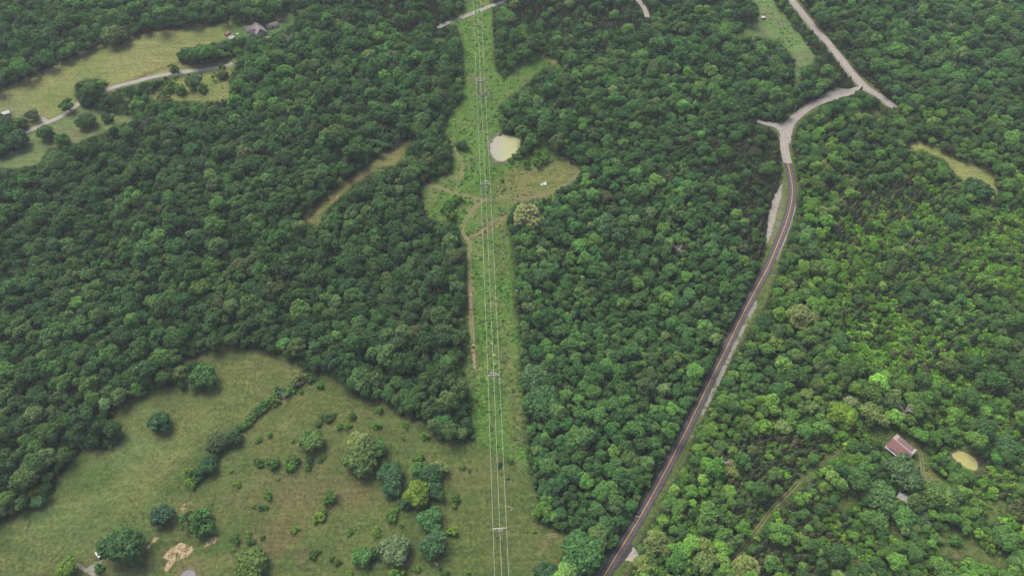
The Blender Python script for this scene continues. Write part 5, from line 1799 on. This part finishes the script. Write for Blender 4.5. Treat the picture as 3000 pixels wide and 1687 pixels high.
def gable_walls(L, W, e, r, mat, parent, name='wall'):
    """four separate walls, gable ends reaching under the ridge"""
    t = 0.15
    for s in (-1, 1):
        obj(name, MB().box((0, s * (W / 2 - t / 2), e / 2 - 0.2), (L, t, e + 0.4)).mesh(name, mat), parent)
        x = s * (L / 2 - t / 2)
        vs = []
        for dx in (-t / 2, t / 2):
            vs += [(x + dx, -W / 2 + t, -0.4), (x + dx, W / 2 - t, -0.4), (x + dx, W / 2 - t, e), (x + dx, 0, r - 0.12), (x + dx, -W / 2 + t, e)]
        fs = [(4, 3, 2, 1, 0), (5, 6, 7, 8, 9)] + [(i, (i + 1) % 5, (i + 1) % 5 + 5, i + 5) for i in range(5)]
        obj(name, MB().add(vs, fs).mesh(name, mat), parent)


# red-roofed barn
bx_, by_, byaw, BL, BW, BE, BR_ = 262.56, 199.54, -0.8888, 14.3, 12.2, 4.05, 6.3
barn = empty('barn', (bx_, by_, float(hgt(bx_, by_))), byaw)
tag(barn, 'old barn with faded red metal roof and grey board walls', 'barn')
gable_walls(BL, BW - 1.4, BE, BR_ - 0.15, M_GREYW, barn)
NP = 12
wP = (BL + 0.8) / NP
for k in range(NP):
    x0 = -BL / 2 - 0.4 + k * wP
    # near slope (towards -y), far slope (+y)
    obj('roof_panel', roof_panel(x0 + 0.01, x0 + wP - 0.01, -0.05, -BW / 2 - 0.3, BR_, BE - 0.1, M_RED), barn)
    o = obj('roof_panel', roof_panel(x0 + 0.01, x0 + wP - 0.01, 0.05, BW / 2 + 0.3 - (0.5 if k in (6, 7, 9) else 0) * 0.6, BR_, BE - 0.1 + (0.12 if k in (6, 7, 9) else 0),
                                     M_PINK if k in (0, 1) else (M_GREYM if k == NP - 1 else M_RED2)), barn)
    if k in (0, 1):
        o['label'] = 'pale bare replacement roofing sheet'
for s in (-1, 1):
    obj('ridge_cap', beam((-BL / 2 - 0.45, s * 0.16, BR_ + 0.06), (BL / 2 + 0.45, s * 0.16, BR_ + 0.06), 0.34, 0.05).mesh('ridge_cap', M_PINK), barn)
for s in (-1, 1):
    obj('gable_trim', beam((BL / 2 + 0.42, s * 0.1, BR_ + 0.08), (BL / 2 + 0.42, s * (BW / 2 + 0.3), BE - 0.02), 0.22, 0.12).mesh('gable_trim', M_PINK), barn)
obj('door', MB().box((-2.2, -BW / 2 + 0.64, 1.3), (2.2, 0.1, 2.6)).mesh('barn_door', M_DARKOP), barn)
obj('door', MB().box((2.4, -BW / 2 + 0.64, 1.2), (1.2, 0.1, 2.2)).mesh('barn_door', M_DARKOP), barn)
# lean-to strip of grey boards along the lower wall
obj('lean_to_roof', roof_panel(-BL / 2 - 0.2, 3.5, -BW / 2 + 0.62, -BW / 2 - 1.2, 3.1, 2.1, M_GREYM, 'lean_to_roof'), barn)


def shed(name, a, b_, rz, L, W, e, r, roof_m, wall_m, label, cat='shed', panels=5, door=True, up=0.0):
    x, y, z = G(a, b_, up)
    root = empty(name, (x, y, z - up), rz)
    tag(root, label, cat)
    gable_walls(L, W, e, r - 0.08, wall_m, root)
    w_ = (L + 0.5) / panels
    for k in range(panels):
        x0 = -L / 2 - 0.25 + k * w_
        for s in (-1, 1):
            obj('roof_panel', roof_panel(x0 + 0.01, x0 + w_ - 0.01, s * 0.02, s * (W / 2 + 0.3), r, e - 0.05, roof_m, ribs=True), root)
    obj('ridge_cap', MB().box((0, 0, r + 0.06), (L + 0.52, 0.3, 0.05)).mesh('ridge_cap', roof_m), root)
    if door:
        obj('door', MB().box((0, -W / 2 - 0.03, 1.0), (1.3, 0.06, 2.0)).mesh('shed_door', M_DARKOP), root)
    return root


shed('collapsed_shed', 2276, 1256, -0.62, 10, 5.5, 2.4, 4.0, M_GREYM, M_GREYW, 'weathered grey shed half hidden by trees south of the barn', panels=6)
shed('small_shed', 2394, 1233, -0.5, 4.5, 3.2, 2.0, 2.9, M_GREYM, M_GREYW, 'little grey roof among bushes below the yellow pond', panels=3)
shed('metal_shed', 258, 1391, 0.75, 5.0, 4.0, 2.3, 3.0, M_WHITE, M_GREYW, 'pale metal shed half under the large spreading tree', panels=4)
shed('white_shed', 18, 289, 0.5, 6.5, 4.5, 2.6, 3.9, M_WHITE, M_TRIM, 'white shed at the round pasture beside the driveway', panels=4)
shed('red_shed', 573, 89, 1.1, 5.2, 3.4, 2.2, 3.2, mottled('dull_red_roof', (0.20, 0.115, 0.105), (0.27, 0.165, 0.15), 1.0), mottled('red_boards', (0.15, 0.07, 0.06), (0.2, 0.1, 0.085), 1.0), 'small dull red shed on the farm lawn', panels=3)
shed('outbuilding', 685, 68, 0.42, 13.0, 6.0, 2.9, 4.4, M_BROWNROOF, M_TRIM, 'long white outbuilding with brown roof behind the farmhouse', panels=8)
shed('dark_red_shed', 707, 53, 0.35, 8.0, 4.0, 2.2, 3.2, mottled('maroon_roof', (0.085, 0.04, 0.045), (0.12, 0.06, 0.06), 1.0), M_GREYW, 'low maroon-roofed shed at the wood edge behind the farmhouse', panels=4)
shed('strip_field_hut', 1918, 48, 0.2, 4.0, 3.0, 2.2, 3.0, M_WHITE, M_GREYW, 'tiny pale hut at the edge of the northern strip field', panels=3)


# farmhouse: tall main gable, lower wing to the left, porch gables, patio
hx, hy, hz = G(648, 84)
house = empty('farmhouse', (hx, hy, hz), -0.55)
tag(house, 'grey farmhouse with mauve shingled gables and tan patio', 'house')


def gable_block(parent, cx, cy, L, W, e, r, rz, roof_m, wall_m):
    """walls and two roof slopes of one block, ridge along local x, turned by rz"""
    ca, sa = math.cos(rz), math.sin(rz)

    def T(mb):
        mb.v = [(cx + p[0] * ca - p[1] * sa, cy + p[0] * sa + p[1] * ca, p[2]) for p in mb.v]
        return mb
    t = 0.2
    for s in (-1, 1):
        obj('wall', T(MB().box((0, s * (W / 2 - t / 2), e / 2 - 0.25), (L, t, e + 0.5))).mesh('house_wall', wall_m), parent)
        x = s * (L / 2 - t / 2)
        vs = []
        for dx in (-t / 2, t / 2):
            vs += [(x + dx, -W / 2 + t, -0.5), (x + dx, W / 2 - t, -0.5), (x + dx, W / 2 - t, e), (x + dx, 0, r - 0.15), (x + dx, -W / 2 + t, e)]
        fs = [(4, 3, 2, 1, 0), (5, 6, 7, 8, 9)] + [(i, (i + 1) % 5, (i + 1) % 5 + 5, i + 5) for i in range(5)]
        obj('wall', T(MB().add(vs, fs)).mesh('house_gable', wall_m), parent)
        slope = (e - r) / (W / 2)
        ev = W / 2 + 0.5
        mb = MB()
        vs = [(-L / 2 - 0.4, 0, r), (L / 2 + 0.4, 0, r), (L / 2 + 0.4, s * ev, r + slope * ev), (-L / 2 - 0.4, s * ev, r + slope * ev)]
        vs += [(p[0], p[1], p[2] - 0.18) for p in vs]
        fs = [(0, 1, 2, 3), (7, 6, 5, 4), (0, 4, 5, 1), (1, 5, 6, 2), (2, 6, 7, 3), (3, 7, 4, 0)]
        if s > 0:
            fs = [tuple(f) for f in fs]
        obj('roof', T(mb.add(vs, fs)).mesh('house_roof', roof_m), parent)
        # white rake boards
        for q in (-1, 1):
            obj('trim', T(beam((q * (L / 2 + 0.45), 0, r - 0.05), (q * (L / 2 + 0.45), s * ev, r + slope * ev - 0.05), 0.12, 0.24)).mesh('rake_board', M_TRIM), parent)
    return T


def window(parent, T, x, y, z, w, h, facing):
    """framed window on a wall; facing 'x' or 'y' gives the wall normal, sign in w"""
    if facing[0] == 'y':
        s = 1 if facing[1] == '+' else -1
        fr = MB().box((x, y + s * 0.05, z), (w + 0.3, 0.1, h + 0.3))
        gl_ = MB().box((x, y + s * 0.11, z), (w, 0.06, h))
    else:
        s = 1 if facing[1] == '+' else -1
        fr = MB().box((x + s * 0.05, y, z), (0.1, w + 0.3, h + 0.3))
        gl_ = MB().box((x + s * 0.11, y, z), (0.06, w, h))
    f = obj('window', T(fr).mesh('window_frame', M_TRIM), parent)
    obj('pane', T(gl_).mesh('window_pane', M_GLASS), f)


T1 = gable_block(house, 1.5, 2.0, 15, 11, 4.2, 9.2, -0.25 + math.pi / 2 * 0 - 0.2, M_SHINGLE, M_SIDING)
for yy in (-2.6, 0.3, 2.8):
    window(house, T1, 7.5, yy, 2.2, 1.3, 1.6, 'x+')
window(house, T1, 7.5, 0.0, 5.6, 1.2, 1.4, 'x+')
for xx in (-5, -1.5, 2.5, 5.5):
    window(house, T1, xx, -5.5, 2.2, 1.4, 1.7, 'y-')
T2 = gable_block(house, -9.5, 1.0, 11, 8, 3.0, 6.0, 1.0, M_SHINGLE, M_SIDING)
for xx in (-3.4, 0.0, 3.4):
    window(house, T2, xx, -4.0, 1.7, 1.3, 1.4, 'y-')
T3 = gable_block(house, -1.0, -5.5, 7, 5.5, 3.6, 7.0, math.pi / 2 - 0.45, M_SHINGLE, M_SIDING)
window(house, T3, -3.5, -1.3, 1.9, 1.1, 1.8, 'x-')
window(house, T3, -3.5, 1.3, 1.9, 1.1, 1.8, 'x-')
window(house, T3, -3.5, 0.0, 4.8, 1.0, 1.2, 'x-')
obj('door', T1(MB().box((4.0, -5.55, 1.1), (1.1, 0.12, 2.2))).mesh('front_door', M_TRIM), house)
px_, py_, pz_ = G(665, 97)
tag(obj('patio', MB().add([(-6, -3, 0), (5.5, -3.4, 0), (7, 0.5, 0), (5, 3.4, 0), (-5, 3, 0), (-6, -3, -0.5), (5.5, -3.4, -0.5), (7, 0.5, -0.5), (5, 3.4, -0.5), (-5, 3, -0.5)],
                          [(0, 1, 2, 3, 4), (0, 5, 6, 1), (1, 6, 7, 2), (2, 7, 8, 3), (3, 8, 9, 4), (4, 9, 5, 0)]).mesh('patio', M_PATIO), None, (px_, py_, pz_ + 0.25), -0.1),
    'tan paved patio in front of the farmhouse', 'patio', kind='structure')

# stock tank / round pool on the farm lawn
x, y, z = G(582, 96)
pool = empty('round_pool', (x, y, z))
tag(pool, 'round white-rimmed pool beside the red shed', 'pool')
mb = MB()
n = 28
vs, fs = [], []
for i in range(n):
    a = 2 * math.pi * i / n
    for rr_, zz in ((3.4, -0.2), (3.4, 1.1), (2.9, 1.1), (2.9, 0.6)):
        vs.append((rr_ * math.cos(a), rr_ * math.sin(a), zz))
for i in range(n):
    j = (i + 1) % n
    for q in range(3):
        fs.append((i * 4 + q, j * 4 + q, j * 4 + q + 1, i * 4 + q + 1))
obj('rim', mb.add(vs, fs).mesh('pool_rim', mottled('dull_white_rim', (0.27, 0.27, 0.26), (0.34, 0.34, 0.33), 1.0)), pool)
obj('water', MB().add([(2.95 * math.cos(2 * math.pi * i / n), 2.95 * math.sin(2 * math.pi * i / n), 0.85) for i in range(n)], [tuple(range(n))]).mesh('pool_water', mottled('pool_cover', (0.13, 0.14, 0.135), (0.19, 0.2, 0.195), 0.6, 0.4)), pool)

# a few pale odds and ends in the farmyard
for k, (a, b_, s, lab) in enumerate([(597, 86, (3.2, 1.2, 0.5), 'white overturned boat-like trough on the farm lawn'), (762, 52, (4.5, 1.8, 1.0), 'white tarp-covered trailer at the wood edge behind the farm'),
                                     (768, 46, (1.6, 1.6, 0.8), 'white tank beside the tarp-covered trailer'), (703, 55, (2.4, 1.2, 0.8), 'pale stack of boards by the maroon shed'), (719, 52, (1.6, 1.6, 1.0), 'pale round bale on the farm lawn')]):
    x, y, z = G(a, b_)
    L, W, Hh = s
    mb = MB()
    vs = []
    for q, f_ in ((0, 0.9), (0.6, 1.0), (1.0, 0.72)):
        for dx, dy in ((-1, -1), (-0.3, -1.1), (0.4, -1.05), (1, -0.9), (1.05, 0.2), (0.9, 1), (0, 1.08), (-0.9, 0.95)):
            vs.append((dx * L / 2 * f_, dy * W / 2 * f_, q * Hh - (0.05 if q == 0 else 0)))
    fs = [tuple(range(16, 24))]
    for q in range(2):
        for i in range(8):
            fs.append((q * 8 + i, q * 8 + (i + 1) % 8, q * 8 + 8 + (i + 1) % 8, q * 8 + 8 + i))
    tag(obj(['trough', 'covered_trailer', 'tank', 'board_stack', 'bale'][k], mb.add(vs, fs).mesh('yard_item', M_WHITE), None, (x, y, z), 0.5 * k), lab, ['trough', 'trailer', 'tank', 'boards', 'bale'][k])

# crumpled tarp in the clearing
x, y, z = G(1367, 464)
r = np.random.default_rng(8)
vs, fs = [], []
NX, NY = 12, 8
for j in range(NY):
    for i in range(NX):
        u, v = i / (NX - 1) - 0.5, j / (NY - 1) - 0.5
        e = math.exp(-(u * u * 9 + v * v * 7))
        vs.append((u * 5.4 + r.normal() * 0.12, v * 3.4 + r.normal() * 0.12 + u * 0.9, 0.06 + e * 0.95 + r.random() * 0.22))
for j in range(NY - 1):
    for i in range(NX - 1):
        if (i in (0, NX - 2) and j in (0, NY - 2)):
            continue
        q = j * NX + i
        fs.append((q, q + 1, q + NX + 1, q + NX))
me = MB().add(vs, fs).mesh('tarp', [mottled('grey_tarp', (0.20, 0.195, 0.21), (0.27, 0.265, 0.28), 1.0, 0.5), M_WHITE])
for p in me.polygons:
    p.material_index = 1 if p.center.x > 1.0 else 0
tag(obj('tarp', me, None, (x, y, z), 0.25), 'crumpled grey and white tarp lying in the dry clearing', 'tarp')
# hunting blind
x, y, z = G(1437, 412)
bl = empty('hunting_blind', (x, y, z), 0.3)
tag(bl, 'small dark hunting blind at the corner of the clearing', 'blind')
M_BLIND = mottled('dark_blind_cloth', (0.02, 0.022, 0.018), (0.035, 0.036, 0.03), 2.0)
obj('cabin', MB().box((0, 0, 0.9), (1.7, 1.7, 1.8)).mesh('blind_cabin', M_BLIND), bl)
obj('roof', MB().add([(-1, -1, 1.8), (1, -1, 1.8), (1, 1, 1.8), (-1, 1, 1.8), (0, 0, 2.3)], [(3, 2, 1, 0), (0, 1, 4), (1, 2, 4), (2, 3, 4), (3, 0, 4)]).mesh('blind_roof', M_BLIND), bl)
obj('window_slot', MB().box((0, -0.87, 1.35), (1.0, 0.06, 0.35)).mesh('blind_slot', M_DARKOP), bl)
sheet('rubble', [(1412, 398), (1420, 394), (1430, 396), (1428, 401), (1416, 402)], 0.1, M_PALE, 'white rubble heap by the corner of the clearing', 'rubble', 0.5, 0.35, 21, bump=0.5)
# gate at the fork
x, y, z = G(1960, 350)
gt = empty('field_gate', (x, y, z), 1.5)
tag(gt, 'grey metal field gate beside the weathered road fork', 'gate')
for s in (-1.9, 1.9):
    m2 = MB()
    m2.tube([(s, 0, -0.2), (s, 0, 1.6)], 0.12, 8)
    obj('post', m2.mesh('gate_post', M_POLE), gt)
for q in range(5):
    obj('rail', beam((-1.9, 0, 0.3 + q * 0.26), (1.9, 0, 0.3 + q * 0.26), 0.07, 0.07).mesh('gate_rail', M_WIRE), gt)

# ------------------------------------------------------------------ haze
HAZE = 0.00007
if HAZE > 0:
    m = bpy.data.materials.new('thin_haze')
    m.use_nodes = True
    nt = m.node_tree
    nt.nodes.clear()
    out = nt.nodes.new('ShaderNodeOutputMaterial')
    pv = nt.nodes.new('ShaderNodeVolumePrincipled')
    pv.inputs['Color'].default_value = (0.78, 0.87, 0.97, 1)
    pv.inputs['Density'].default_value = HAZE
    nt.links.new(pv.outputs[0], out.inputs['Volume'])
    mb = MB().box((0, 3000, (CAMH + 8 - 8) / 2), (12400, 12400, CAMH + 16))
    tag(obj('haze', mb.mesh('haze', m)), 'thin bluish summer haze over the hills', 'haze', kind='stuff')
